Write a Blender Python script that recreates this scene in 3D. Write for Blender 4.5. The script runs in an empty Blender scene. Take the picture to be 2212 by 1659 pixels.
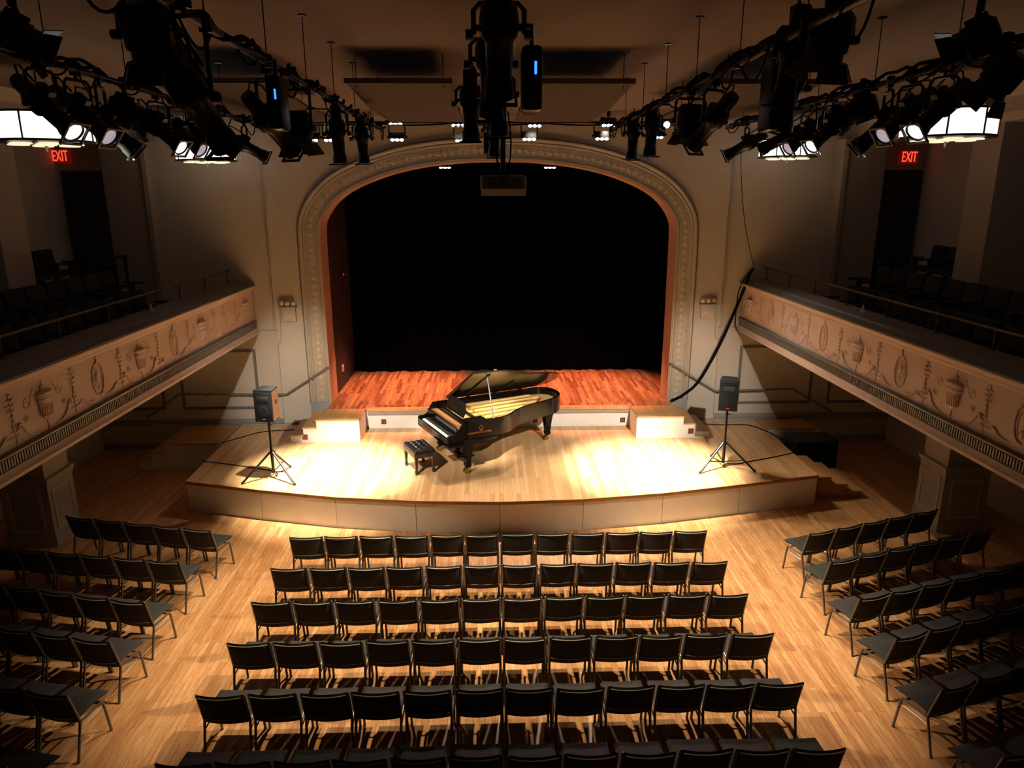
import bpy, bmesh, math, random
from mathutils import Vector, Matrix, Quaternion
R = math.radians
C = bpy.context.scene.collection
rnd = random.Random(7)

# ------------------------------------------------------------------ camera
FPX, CXP, CYP = 1533.0, 1106.0, 829.5
CAM = Vector((-0.167, 0.0, 5.6))
_p, _y, _r = R(15.009), R(1.601), R(-0.1355)
_f = Vector((math.sin(_y)*math.cos(_p), math.cos(_y)*math.cos(_p), -math.sin(_p)))
_r0 = Vector((math.cos(_y), -math.sin(_y), 0)); _u0 = _r0.cross(_f)
CR = math.cos(_r)*_r0 + math.sin(_r)*_u0
CU = -math.sin(_r)*_r0 + math.cos(_r)*_u0
cam = bpy.data.cameras.new('camera'); co = bpy.data.objects.new('camera', cam); C.objects.link(co)
cam.sensor_width = 36.0; cam.lens = FPX/2212*36.0; cam.clip_end = 200
m = Matrix((CR, CU, -_f)).transposed().to_4x4(); m.translation = CAM
co.matrix_world = m
bpy.context.scene.camera = co

def at(px, py, x=None, y=None, z=None):
    """The point of the hall seen at a pixel, on a plane x=, y= or z=."""
    d = _f + (px-CXP)/FPX*CR - (py-CYP)/FPX*CU
    if x is not None: t = (x-CAM.x)/d.x
    elif y is not None: t = (y-CAM.y)/d.y
    else: t = (z-CAM.z)/d.z
    return CAM + t*d

# ------------------------------------------------------------------ world, exposure, stage lights
sc = bpy.context.scene
sc.view_settings.view_transform = 'Standard'; sc.view_settings.look = 'None'
sc.view_settings.exposure = 0.4; sc.view_settings.gamma = 1.0
try: sc.view_settings.use_curve_mapping = False
except Exception: pass
w = bpy.data.worlds.new('hall_world'); sc.world = w; w.use_nodes = True
w.node_tree.nodes['Background'].inputs[0].default_value = (0.9, 0.75, 0.6, 1)
w.node_tree.nodes['Background'].inputs[1].default_value = 0.002

def spot(name, loc, aim, power, size, blend=0.5, col=(1, .9, .75), rad=0.06):
    l = bpy.data.lights.new(name, 'SPOT'); l.energy = power; l.spot_size = R(size); l.spot_blend = blend
    l.color = col; l.shadow_soft_size = rad
    o = bpy.data.objects.new(name, l); C.objects.link(o); o.location = loc
    o.rotation_euler = (Vector(aim)-Vector(loc)).to_track_quat('-Z', 'Y').to_euler()
    return o
WARM = (1.0, .80, .56); WHITE = (1.0, .90, .70)
# batten of LED bars over the stage edge: back light falling towards the hall
for pu, pl in ((855, 858), (990, 998), (1155, 1143), (1314, 1300)):
    a = at(pu, 266, y=14.46); b = at(pl, 302, y=14.40)
    spot('led_beam', a, (a.x*1.25, 12.3, .58), 5400, 92, .8, (1, .83, .64), .03)
    spot('led_beam', b, (b.x*.85, 8.4, 0), 950, 50, .9, (1, .68, .58), .03)
# two strong pools either side of the piano
spot('pool_beam', (-3.0, 11.4, 6.25), (-3.2, 12.5, .58), 9500, 38, 1., (1, .92, .74))
spot('pool_beam', (2.7, 11.4, 6.25), (2.8, 12.5, .58), 9500, 38, 1., (1, .92, .74))
# audience down light from the two inner pipes
for s in (-1, 1):
    spot('house_beam', (s*1.85, 8.6, 6.2), (s*2.8, 8.8, 0), 1750, 62, 1., WARM)
    spot('house_beam', (s*1.85, 6.6, 6.2), (s*2.7, 5.5, 0), 2300, 68, 1., WARM)
    spot('cross_beam', (s*3.5, 7.6, 6.15), (-s*1.9, 8.0, 0), 2200, 38, .7, WARM)
    spot('front_beam', (s*3.45, 6.1, 6.1), (s*1.3, 14.6, .8), 3300, 32, .9, (1, .90, .78))
spot('piano_beam', (1.75, 9.6, 6.25), (-.35, 13.15, 1.5), 3200, 20, .8, (1, .88, .68))
for s in (-1, 1):
    spot('wall_beam', (s*3.45, 5.4, 6.1), (s*4.3, 15.3, 1.25), 2300, 23, 1., (1, .92, .82))  # extra pair added to brighten the lower wall, in place of spill
# red wash on the alcove boards
for x in (-1.17, 1.13):
    spot('alcove_beam', (x, 16.6, 6.4), (x*1.8, 16.5, 1.07), 3700, 48, .8, (1, .34, .17))

# ------------------------------------------------------------------ materials
def mat(name, col, rough=.6, metal=0., spec=.5, emit=None, es=0., coat=0.):
    m = bpy.data.materials.new(name); m.use_nodes = True
    b = m.node_tree.nodes['Principled BSDF']
    b.inputs['Base Color'].default_value = (*col, 1); b.inputs['Roughness'].default_value = rough
    b.inputs['Metallic'].default_value = metal
    if 'Specular IOR Level' in b.inputs: b.inputs['Specular IOR Level'].default_value = spec
    if coat and 'Coat Weight' in b.inputs: b.inputs['Coat Weight'].default_value = coat; b.inputs['Coat Roughness'].default_value = .05
    if emit: b.inputs['Emission Color'].default_value = (*emit, 1); b.inputs['Emission Strength'].default_value = es
    return m
def nd(m, t, **kw):
    n = m.node_tree.nodes.new(t)
    for k, v in kw.items(): setattr(n, k, v)
    return n
def noisy(name, c1, c2, scale=6., rough=.7, bump=.0, stretch=(1, 1, 1), detail=4, spec=.5, metal=0.):
    m = mat(name, c1, rough, metal, spec); L = m.node_tree.links; b = m.node_tree.nodes['Principled BSDF']
    tc = nd(m, 'ShaderNodeTexCoord'); mp = nd(m, 'ShaderNodeMapping'); mp.inputs['Scale'].default_value = stretch
    n = nd(m, 'ShaderNodeTexNoise'); n.inputs['Scale'].default_value = scale; n.inputs['Detail'].default_value = detail
    r = nd(m, 'ShaderNodeValToRGB'); r.color_ramp.elements[0].position = .3; r.color_ramp.elements[1].position = .7
    r.color_ramp.elements[0].color = (*c1, 1); r.color_ramp.elements[1].color = (*c2, 1)
    L.new(tc.outputs['Object'], mp.inputs[0]); L.new(mp.outputs[0], n.inputs['Vector'])
    L.new(n.outputs[0], r.inputs[0]); L.new(r.outputs[0], b.inputs['Base Color'])
    if bump:
        bp = nd(m, 'ShaderNodeBump'); bp.inputs['Strength'].default_value = bump; bp.inputs['Distance'].default_value = .01
        L.new(n.outputs[0], bp.inputs['Height']); L.new(bp.outputs[0], b.inputs['Normal'])
    return m
def planks(name, c1, c2, cg, width=.057, length=1.1, rough=.35, mortar=.0015, tint=.5, spec=.4):
    """Strip boards running along Y, each strip its own tone, with grain."""
    m = mat(name, c1, rough, 0, spec); L = m.node_tree.links; b = m.node_tree.nodes['Principled BSDF']
    tc = nd(m, 'ShaderNodeTexCoord'); mp = nd(m, 'ShaderNodeMapping'); mp.inputs['Rotation'].default_value = (0, 0, R(90))
    L.new(tc.outputs['Object'], mp.inputs[0])
    br = nd(m, 'ShaderNodeTexBrick'); br.offset = .37; br.inputs['Scale'].default_value = 1
    br.inputs['Brick Width'].default_value = length; br.inputs['Row Height'].default_value = width
    br.inputs['Mortar Size'].default_value = mortar; br.inputs['Mortar Smooth'].default_value = .1
    br.inputs['Color1'].default_value = (*c1, 1); br.inputs['Color2'].default_value = (*c2, 1)
    br.inputs['Mortar'].default_value = (*[v*.35 for v in c2], 1); br.inputs['Bias'].default_value = 0
    L.new(mp.outputs[0], br.inputs['Vector'])
    mp2 = nd(m, 'ShaderNodeMapping'); mp2.inputs['Scale'].default_value = (24, 1.6, 8)
    L.new(tc.outputs['Object'], mp2.inputs[0])
    n = nd(m, 'ShaderNodeTexNoise'); n.inputs['Scale'].default_value = 2.2; n.inputs['Detail'].default_value = 6; n.inputs['Distortion'].default_value = 1.2
    L.new(mp2.outputs[0], n.inputs['Vector'])
    r = nd(m, 'ShaderNodeValToRGB'); r.color_ramp.elements[0].position = .38; r.color_ramp.elements[1].position = .62
    r.color_ramp.elements[0].color = (*cg, 1); r.color_ramp.elements[1].color = (1, 1, 1, 1)
    L.new(n.outputs[0], r.inputs[0])
    mx = nd(m, 'ShaderNodeMixRGB', blend_type='MULTIPLY'); mx.inputs[0].default_value = tint
    L.new(br.outputs['Color'], mx.inputs[1]); L.new(r.outputs[0], mx.inputs[2]); L.new(mx.outputs[0], b.inputs['Base Color'])
    return m
def per_object(name, c1, c2, rough=.9, spec=.2):
    m = mat(name, c1, rough, 0, spec); L = m.node_tree.links; b = m.node_tree.nodes['Principled BSDF']
    oi = nd(m, 'ShaderNodeObjectInfo'); mx = nd(m, 'ShaderNodeMixRGB')
    mx.inputs[1].default_value = (*c1, 1); mx.inputs[2].default_value = (*c2, 1)
    L.new(oi.outputs['Random'], mx.inputs[0]); L.new(mx.outputs[0], b.inputs['Base Color'])
    tc = nd(m, 'ShaderNodeTexCoord'); n = nd(m, 'ShaderNodeTexNoise'); n.inputs['Scale'].default_value = 260
    bp = nd(m, 'ShaderNodeBump'); bp.inputs['Strength'].default_value = .25; bp.inputs['Distance'].default_value = .002
    L.new(tc.outputs['Object'], n.inputs['Vector']); L.new(n.outputs[0], bp.inputs['Height']); L.new(bp.outputs[0], b.inputs['Normal'])
    return m

M = {}
M['floor'] = planks('oak_floor', (.60, .335, .145), (.42, .20, .075), (.50, .40, .32), .070, 1.1, .42, .0015, .6)
M['deck'] = planks('maple_deck', (.72, .475, .255), (.53, .30, .125), (.78, .70, .60), .075, 1.9, .33, .001)
M['alcove'] = planks('alcove_oak_reddened', (.50, .25, .12), (.20, .075, .034), (.34, .24, .2), .066, .95, .35, .0015, .7)  # same oak made redder, some of the red wash is in its colour
M['tread'] = planks('step_oak', (.58, .34, .15), (.50, .27, .10), (.7, .6, .5), .075, 1.2, .4)
M['edge'] = noisy('edge_oak', (.40, .19, .06), (.33, .15, .045), 8, .45)
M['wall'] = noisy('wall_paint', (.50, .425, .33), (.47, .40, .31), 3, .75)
M['pier'] = noisy('wall_paint_shaded', (.33, .28, .22), (.31, .26, .205), 3, .75)  # wall paint darkened, the dimness of the galleries put into its colour
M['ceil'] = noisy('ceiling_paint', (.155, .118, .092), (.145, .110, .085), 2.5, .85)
M['white'] = noisy('white_paint', (.74, .72, .66), (.70, .68, .62), 5, .55)
M['grey'] = noisy('grey_paint', (.27, .26, .24), (.24, .23, .21), 5, .6)
M['dado'] = noisy('dado_paint', (.34, .31, .26), (.30, .275, .23), 5, .65)
M['moulding'] = noisy('dark_moulding', (.16, .14, .11), (.13, .115, .09), 6, .6)
M['plaster'] = noisy('balcony_plaster', (.57, .43, .355), (.52, .39, .32), 3, .62)
M['ledge'] = noisy('ledge_paint', (.17, .15, .135), (.14, .125, .11), 6, .5)
M['gilt'] = noisy('arch_gilt', (.44, .37, .28), (.36, .30, .225), 30, .5, .3)
M['gilt_hi'] = noisy('gilt_relief', (.56, .46, .31), (.48, .39, .26), 20, .38, 0, (1, 1, 1), 4, .5, .1)
M['jamb'] = noisy('jamb_paint', (.48, .30, .20), (.45, .28, .19), 4, .6)
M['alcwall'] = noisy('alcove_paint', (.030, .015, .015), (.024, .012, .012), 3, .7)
M['black'] = noisy('matt_black', (.008, .008, .008), (.012, .012, .012), 10, .6)
M['curtain'] = noisy('velour', (.0012, .0012, .0012), (.002, .0019, .0018), 4, 1., 0, (6, 6, .5), 4, 0.)
M['steel'] = noisy('black_steel', (.004, .004, .0045), (.007, .007, .007), 12, .30, 0, (1, 1, 1), 4, .35)
M['fabric'] = per_object('chair_fabric', (.038, .039, .030), (.048, .037, .036), .9)
M['seatfab'] = per_object('seat_fabric', (.030, .033, .029), (.042, .031, .035), .9)
M['piping'] = noisy('seam_piping', (.26, .24, .16), (.20, .185, .13), 20, .4)
M['frame'] = noisy('chair_steel', (.15, .145, .13), (.11, .106, .096), 10, .3, 0, (1, 1, 1), 4, .5, .7)
M['brass'] = noisy('brass', (.62, .42, .14), (.55, .36, .11), 14, .25, 0, (1, 1, 1), 4, .5, 1.)
M['oldbrass'] = noisy('dull_brass', (.20, .13, .055), (.16, .105, .045), 14, .4, 0, (1, 1, 1), 4, .5, .8)
M['chrome'] = noisy('chrome', (.55, .55, .55), (.48, .48, .48), 14, .22, 0, (1, 1, 1), 4, .5, 1.)
M['propgrey'] = noisy('prop_satin', (.12, .12, .125), (.09, .09, .095), 10, .35, 0, (1, 1, 1), 4, .5, .3)
M['lacquer'] = mat('piano_lacquer', (.004, .0035, .0035), .12, 0, .2)
M['lidin'] = noisy('lid_lacquer', (.020, .013, .006), (.014, .009, .005), 4, .16)
M['globe'] = noisy('amber_globe', (.66, .52, .28), (.58, .45, .24), 6, .15, 0, (1, 1, 1), 4, .7)
M['ivory'] = noisy('ivory', (.82, .80, .74), (.80, .78, .72), 6, .3)
M['ebony'] = noisy('ebony', (.012, .011, .010), (.016, .015, .013), 6, .3)
M['gold'] = noisy('plate_gold', (.80, .56, .20), (.74, .50, .16), 9, .35, 0, (1, 1, 1), 4, .5, .15)
M['sound'] = noisy('spruce', (.76, .52, .24), (.68, .45, .19), 5, .4, 0, (1, 12, 1))
M['hammer'] = noisy('action_wood', (.36, .17, .06), (.26, .10, .035), 20, .6, 0, (1, 14, 1))
M['felt'] = noisy('red_felt', (.42, .03, .03), (.35, .025, .02), 20, .95)
M['leather'] = noisy('black_leather', (.010, .007, .009), (.008, .006, .007), 8, .26, 0, (1, 1, 1), 4, .35)
M['benchwood'] = noisy('bench_wood', (.030, .017, .010), (.022, .012, .008), 8, .35)
M['spk'] = noisy('speaker_case', (.014, .014, .0145), (.020, .020, .0205), 60, .7, 0, (1, 1, 1), 4, .2)
M['grille'] = noisy('speaker_grille', (.008, .0085, .009), (.014, .0145, .015), 160, .85, 0, (1, 1, 1), 4, .06)
M['brownside'] = noisy('cabinet_side', (.12, .05, .02), (.10, .04, .016), 5, .5, 0, (1, 1, 6))
M['redplate'] = noisy('outlet_plate', (.04, .018, .015), (.03, .014, .012), 10, .5)
M['redled'] = mat('red_socket', (.42, .06, .02), .4, emit=(1, .10, .02), es=.05)
M['redlight'] = mat('red_light', (.6, .02, .02), .4, emit=(1, .03, .02), es=3.)
M['exitred'] = mat('exit_letters', (.5, .02, .01), .4, emit=(1, .06, .025), es=1.6)
M['exitbox'] = mat('exit_face', (.10, .01, .01), .5, emit=(1, .02, .01), es=.06)
M['blueled'] = mat('blue_led', (.02, .1, .8), .3, emit=(.02, .16, 1), es=2.5)
M['lampglass'] = mat('opal_glass', (.9, .88, .82), .4, emit=(1, .97, .93), es=1.2)
M['lampdisc'] = mat('opal_disc', (.8, .7, .5), .4, emit=(1, .86, .58), es=.75)
M['lamprim'] = noisy('lamp_bronze', (.055, .042, .03), (.045, .034, .024), 10, .4, 0, (1, 1, 1), 4, .5, .6)
M['ledwhite'] = mat('led_lens', (.9, .9, .9), .3, emit=(1, .96, .98), es=9.)
M['ledmix'] = mat('led_lens_tinted', (.7, .8, .9), .3, emit=(.55, .85, 1.0), es=4.)
M['ledpink'] = mat('led_lens_pink', (.9, .7, .8), .3, emit=(1, .62, .72), es=6.)
M['lenslit'] = mat('lit_lens', (.8, .8, .9), .15, emit=(.86, .84, 1.), es=1.25)
M['lensdim'] = mat('dim_lens', (.5, .5, .6), .12, emit=(.6, .55, .7), es=.38)
M['lensoff'] = mat('glass_lens', (.10, .10, .11), .06, 0, .8)
M['projw'] = noisy('projector_case', (.76, .70, .58), (.72, .66, .55), 6, .5)
M['projgrey'] = noisy('projector_face', (.24, .23, .20), (.21, .20, .175), 6, .55)
M['cable'] = noisy('cable_rubber', (.004, .004, .004), (.007, .007, .0065), 30, .9, 0, (1, 1, 1), 4, .03)
M['panel'] = noisy('acoustic_panel', (.055, .037, .029), (.047, .031, .024), 6, .8)
M['doorred'] = noisy('dark_red_door', (.11, .018, .014), (.09, .014, .011), 5, .5)
M['doordark'] = noisy('dark_door', (.030, .026, .022), (.024, .021, .018), 5, .5)
M['seatdark'] = noisy('theatre_seat', (.014, .012, .011), (.011, .0095, .0085), 12, .85)
M['orange'] = noisy('orange_tag', (.55, .12, .03), (.5, .1, .02), 12, .6)

# ------------------------------------------------------------------ mesh helpers
class MB:
    def __init__(s): s.bm = bmesh.new()
    def box(s, x0, x1, y0, y1, z0, z1, X=None, bev=0.):
        vs = [s.bm.verts.new(Vector(v)) for v in ((x0,y0,z0),(x1,y0,z0),(x1,y1,z0),(x0,y1,z0),(x0,y0,z1),(x1,y0,z1),(x1,y1,z1),(x0,y1,z1))]
        fs = [s.bm.faces.new([vs[i] for i in q]) for q in ((0,3,2,1),(4,5,6,7),(0,1,5,4),(1,2,6,5),(2,3,7,6),(3,0,4,7))]
        if bev:
            es = list({e for f in fs for e in f.edges})
            r = bmesh.ops.bevel(s.bm, geom=es, offset=bev, segments=2, affect='EDGES', profile=.5)
            vs = list({v for f in r['faces'] for v in f.verts} | {v for v in vs if v.is_valid})
        if X is not None:
            for v in vs:
                if v.is_valid: v.co = X @ v.co
        return s
    def prism(s, poly, a, b, fn):
        """poly: 2D points; fn(u, v, w) -> 3D; extruded w from a to b."""
        lo = [s.bm.verts.new(fn(u, v, a)) for u, v in poly]; hi = [s.bm.verts.new(fn(u, v, b)) for u, v in poly]
        n = len(poly)
        s.bm.faces.new(lo[::-1]); s.bm.faces.new(hi)
        for i in range(n): s.bm.faces.new((lo[i], lo[(i+1) % n], hi[(i+1) % n], hi[i]))
        return s
    def strip(s, A, B, za, zb, fn):
        """Wall between two open polylines A and B (outer, inner), height za..zb."""
        n = len(A); q = [[s.bm.verts.new(fn(u, v, z)) for u, v in L] for L in (A, B) for z in (za, zb)]
        for i in range(n-1):
            for a, b in ((0, 1), (1, 3), (3, 2), (2, 0)):
                s.bm.faces.new((q[a][i], q[a][i+1], q[b][i+1], q[b][i]))
        for i in (0, n-1): s.bm.faces.new((q[0][i], q[1][i], q[3][i], q[2][i]))
        return s
    def tube(s, path, r, n=8, closed=False, cap=True, X=None):
        P = [Vector(p) for p in path]; N = len(P)
        rr = r if isinstance(r, (list, tuple)) else [r]*N
        T = []
        for i in range(N):
            a = P[i-1] if (i or closed) else P[0]; b = P[(i+1) % N] if (i < N-1 or closed) else P[-1]
            T.append((b-a).normalized())
        up = Vector((0, 0, 1)) if abs(T[0].z) < .9 else Vector((1, 0, 0))
        nrm = (up - T[0]*up.dot(T[0])).normalized(); rings = []
        for i in range(N):
            nrm = (nrm - T[i]*nrm.dot(T[i]))
            nrm = nrm.normalized() if nrm.length > 1e-6 else T[i].orthogonal().normalized()
            bi = T[i].cross(nrm)
            rings.append([s.bm.verts.new((X @ (P[i]+rr[i]*(math.cos(2*math.pi*k/n)*nrm+math.sin(2*math.pi*k/n)*bi))) if X else P[i]+rr[i]*(math.cos(2*math.pi*k/n)*nrm+math.sin(2*math.pi*k/n)*bi)) for k in range(n)])
        for i in range(N if closed else N-1):
            a, b = rings[i], rings[(i+1) % N]
            for k in range(n): s.bm.faces.new((a[k], a[(k+1) % n], b[(k+1) % n], b[k]))
        if cap and not closed:
            s.bm.faces.new(rings[0][::-1]); s.bm.faces.new(rings[-1])
        return s
    def lathe(s, prof, n=24, X=None, sx=1., sy=1.):
        X = X or Matrix.Identity(4); rings = []
        for r, z in prof:
            if r < 1e-6: rings.append([s.bm.verts.new(X @ Vector((0, 0, z)))])
            else: rings.append([s.bm.verts.new(X @ Vector((sx*r*math.cos(2*math.pi*k/n), sy*r*math.sin(2*math.pi*k/n), z))) for k in range(n)])
        for a, b in zip(rings, rings[1:]):
            for k in range(n):
                k2 = (k+1) % n
                if len(a) == 1 and len(b) == 1: break
                if len(a) == 1: s.bm.faces.new((a[0], b[k2], b[k]))
                elif len(b) == 1: s.bm.faces.new((a[k], a[k2], b[0]))
                else: s.bm.faces.new((a[k], a[k2], b[k2], b[k]))
        if len(rings[0]) > 1: s.bm.faces.new(rings[0][::-1])
        if len(rings[-1]) > 1: s.bm.faces.new(rings[-1])
        return s
    def ball(s, c, r, X=None, n=12, sc=(1, 1, 1)):
        pr = [(r*math.sin(math.pi*i/8), -r*math.cos(math.pi*i/8)) for i in range(9)]; pr[0] = (0, -r); pr[-1] = (0, r)
        T = Matrix.Translation(c) @ Matrix.Diagonal((*sc, 1))
        return s.lathe(pr, n, (X @ T) if X else T)
    def grid(s, nu, nv, fn):
        g = [[s.bm.verts.new(fn(i/nu, j/nv)) for j in range(nv+1)] for i in range(nu+1)]
        for i in range(nu):
            for j in range(nv): s.bm.faces.new((g[i][j], g[i+1][j], g[i+1][j+1], g[i][j+1]))
        return g
    def build(s, name, m, parent=None, loc=None, smooth=40, rot=None):
        bmesh.ops.recalc_face_normals(s.bm, faces=s.bm.faces)
        me = bpy.data.meshes.new(name); s.bm.to_mesh(me); s.bm.free()
        me.materials.append(M[m] if isinstance(m, str) else m)
        if smooth:
            me.polygons.foreach_set('use_smooth', [True]*len(me.polygons)); me.set_sharp_from_angle(angle=R(smooth))
        o = bpy.data.objects.new(name, me); C.objects.link(o)
        if parent is not None: o.parent = parent
        if loc is not None: o.location = loc
        if rot is not None: o.rotation_euler = rot
        return o
def tag(o, label, cat, group=None):
    o['label'] = label; o['category'] = cat
    if group: o['group'] = group
    return o
def thing(name, label, cat, loc=(0, 0, 0), rz=0., group=None):
    o = bpy.data.objects.new(name, None); C.objects.link(o); o.location = loc; o.rotation_euler = (0, 0, rz)
    o.empty_display_size = .1
    return tag(o, label, cat, group)
def struct(name, mb, m, parent=None, smooth=40):
    o = mb.build(name, m, parent, smooth=smooth)
    if parent is None: o['kind'] = 'structure'
    return o
KIDS = {}
def kids(o):
    return [c for c in bpy.data.objects if c.parent == o]
def dup(root, loc, rz, label, group=None, tree=None):
    r = root.copy(); C.objects.link(r); r.location = loc; r.rotation_euler = (0, 0, rz); r['label'] = label
    if group: r['group'] = group
    for ch, subs in tree:
        c = ch.copy(); C.objects.link(c); c.parent = r
        for g in subs:
            d = g.copy(); C.objects.link(d); d.parent = c
    return r
def tree_of(o): return [(c, kids(c)) for c in kids(o)]
def text_mesh(name, s, size, m, parent=None, extrude=.004, X=None, align='CENTER', sx=1.):
    cu = bpy.data.curves.new(name, 'FONT'); cu.body = s; cu.size = size; cu.extrude = extrude; cu.align_x = align; cu.align_y = 'CENTER'
    t = bpy.data.objects.new(name, cu); C.objects.link(t); bpy.context.view_layer.update()
    me = bpy.data.meshes.new_from_object(t.evaluated_get(bpy.context.evaluated_depsgraph_get()))
    bpy.data.objects.remove(t); me.materials.clear(); me.materials.append(M[m])
    me.transform((X or Matrix.Identity(4)) @ Matrix.Diagonal((sx, 1, 1, 1)))
    o = bpy.data.objects.new(name, me); C.objects.link(o)
    if parent is not None: o.parent = parent
    return o
def catmull(pts, n=6):
    P = [Vector(p) for p in pts]; out = []
    for i in range(len(P)-1):
        a, b, c, d = P[max(i-1, 0)], P[i], P[i+1], P[min(i+2, len(P)-1)]
        for k in range(n):
            t = k/n; out.append(.5*((2*b)+(c-a)*t+(2*a-5*b+4*c-d)*t*t+(3*b-a-3*c+d)*t**3))
    return out+[P[-1]]
def bez(a, b, c, n=10): return [(1-t)**2*Vector(a)+2*t*(1-t)*Vector(b)+t*t*Vector(c) for t in [i/n for i in range(n+1)]]
ORD = ['first', 'second', 'third', 'fourth', 'fifth', 'sixth', 'seventh', 'eighth', 'ninth', 'tenth', 'eleventh', 'twelfth']
XZ = lambda u, v, w_: Vector((u, w_, v))      # polygon in x,z, extruded along y
YZ = lambda u, v, w_: Vector((w_, u, v))

# ------------------------------------------------------------------ setting
ZS, ZA, YW, ZC = .58, 1.07, 15.38, 7.13
struct('floor', MB().box(-9.2, 9.2, -4, 15.6, -.25, 0), 'floor', smooth=0)
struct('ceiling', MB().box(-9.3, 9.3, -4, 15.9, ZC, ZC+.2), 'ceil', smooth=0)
struct('wall_back', MB().box(-9.2, 9.2, -4.2, -4, 0, ZC), 'wall', smooth=0)
# arch: inner and outer edge of the proscenium opening (half, then mirrored)
AIN = [(3.79, 1.07), (3.80, 2.6), (3.80, 4.3), (3.79, 4.85), (3.73, 5.09), (3.57, 5.33), (3.40, 5.50), (3.15, 5.67), (2.76, 5.85), (2.29, 6.01), (1.83, 6.12), (1.40, 6.19), (1.05, 6.23), (.53, 6.265), (0, 6.275)]
AOUT = [(4.22, .85), (4.21, 2.5), (4.20, 4.26), (4.17, 4.72), (4.08, 5.04), (3.90, 5.39), (3.58, 5.75), (3.25, 5.97), (2.78, 6.18), (2.31, 6.32), (1.84, 6.41), (1.37, 6.47), (.75, 6.515), (0, 6.53)]
def smooth2(pts, keep=2):
    a = pts[:keep]; c = catmull([(p[0], p[1], 0) for p in pts[keep:]], 4)
    return a+[(v.x, v.y) for v in c]
AIN_S, AOUT_S = smooth2(AIN), smooth2(AOUT)
wl = MB()
for s in (-1, 1):
    hole = [(s*x, z) for x, z in AIN_S]
    wl.prism([(s*4.87, 0), (s*3.79, 0)]+hole+[(0, ZC+.05), (s*4.87, ZC+.05)], YW, YW+.5, XZ)
    wl.box(min(s*4.87, s*9.3), max(s*4.87, s*9.3), YW+.09, YW+.5, 0, ZC+.05)
struct('wall_front', wl, 'wall', smooth=0)
# jamb lining of the opening
jb = MB(); fnj = XZ
full = [(-x, z) for x, z in AIN_S]+[(x, z) for x, z in AIN_S[::-1]][1:]
def offs(P, d):
    out = []
    for i in range(len(P)):
        a = Vector(P[max(i-1, 0)]); b = Vector(P[min(i+1, len(P)-1)]); t = (b-a).normalized(); out.append((P[i][0]-t.y*d, P[i][1]+t.x*d))
    return out
jb.strip(full, offs(full, -.02), YW-.03, YW+.62, XZ)
struct('trim_1', jb, 'jamb')
# casing swept round the arch: profile (offset outwards from the opening, depth towards the hall)
def arch_sweep(mb, prof, base):
    Ls = [offs(base, d) for d, _ in prof]; vs = [[mb.bm.verts.new((p[0], YW-h, p[1])) for p in Lk] for Lk, (_, h) in zip(Ls, prof)]
    for a, b in zip(vs, vs[1:]):
        for i in range(len(a)-1): mb.bm.faces.new((a[i], a[i+1], b[i+1], b[i]))
cs = MB(); prof = [(-.0, 0), (-.0, .06), (.035, .06), (.055, .035), (.07, .03), (.31, .03), (.325, .055), (.345, .055), (.36, .04), (.40, .075), (.43, .075), (.435, 0)]
arch_sweep(cs, prof, full)
casing = struct('trim_2', cs, 'gilt', smooth=30)
od = MB(); arch_sweep(od, [(.432, 0), (.432, .045), (.462, .035), (.462, 0)], full); od.build('edge_shadow_strip', 'moulding', casing)  # dark strip standing in for the shadow line round the casing
# relief rosettes on the casing band
acc = []; mid = offs(full, .19); out_ = offs(full, .26)
def resample(P, step):
    P = [Vector(p) for p in P]; out = []; d = 0; nxt = 0
    for a, b in zip(P, P[1:]):
        L = (b-a).length
        while nxt <= d+L and L > 0: out.append(a+(b-a)*((nxt-d)/L)); nxt += step
        d += L
    return out
rl = MB()
for k, p in enumerate(resample(mid, .155)):
    rl.ball((p.x, YW-.034, p.y), .045, n=8, sc=(1, .28, 1))
    for a in range(5):
        an = a*1.2566+k*.4; rl.ball((p.x+.052*math.cos(an), YW-.032, p.y+.052*math.sin(an)), .020, n=6, sc=(1, .4, 1))
for p in resample(out_, .052): rl.ball((p.x, YW-.034, p.y), .015, n=6, sc=(1, .6, 1))
rl.build('relief', 'gilt_hi', casing)
for s in (-1, 1):
    struct('trim_3' if s < 0 else 'trim_4', MB().box(min(s*3.79, s*4.23), max(s*3.79, s*4.23), YW-.085, YW+.01, .58, 1.12, bev=.006), 'grey')
# alcove behind the arch
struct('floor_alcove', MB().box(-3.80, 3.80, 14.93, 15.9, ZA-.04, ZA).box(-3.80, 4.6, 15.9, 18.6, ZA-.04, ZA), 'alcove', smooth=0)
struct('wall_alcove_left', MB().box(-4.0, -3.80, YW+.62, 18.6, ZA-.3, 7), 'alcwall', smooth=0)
struct('wall_alcove_right', MB().box(4.6, 4.8, YW+.5, 18.6, ZA-.3, 7), 'black', smooth=0)
struct('wall_alcove_back', MB().box(-4, 4.8, 18.6, 18.75, ZA-.3, 7), 'black', smooth=0)
struct('ceiling_alcove', MB().box(-4, 4.8, YW+.5, 18.75, 7, 7.1), 'black', smooth=0)
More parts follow.
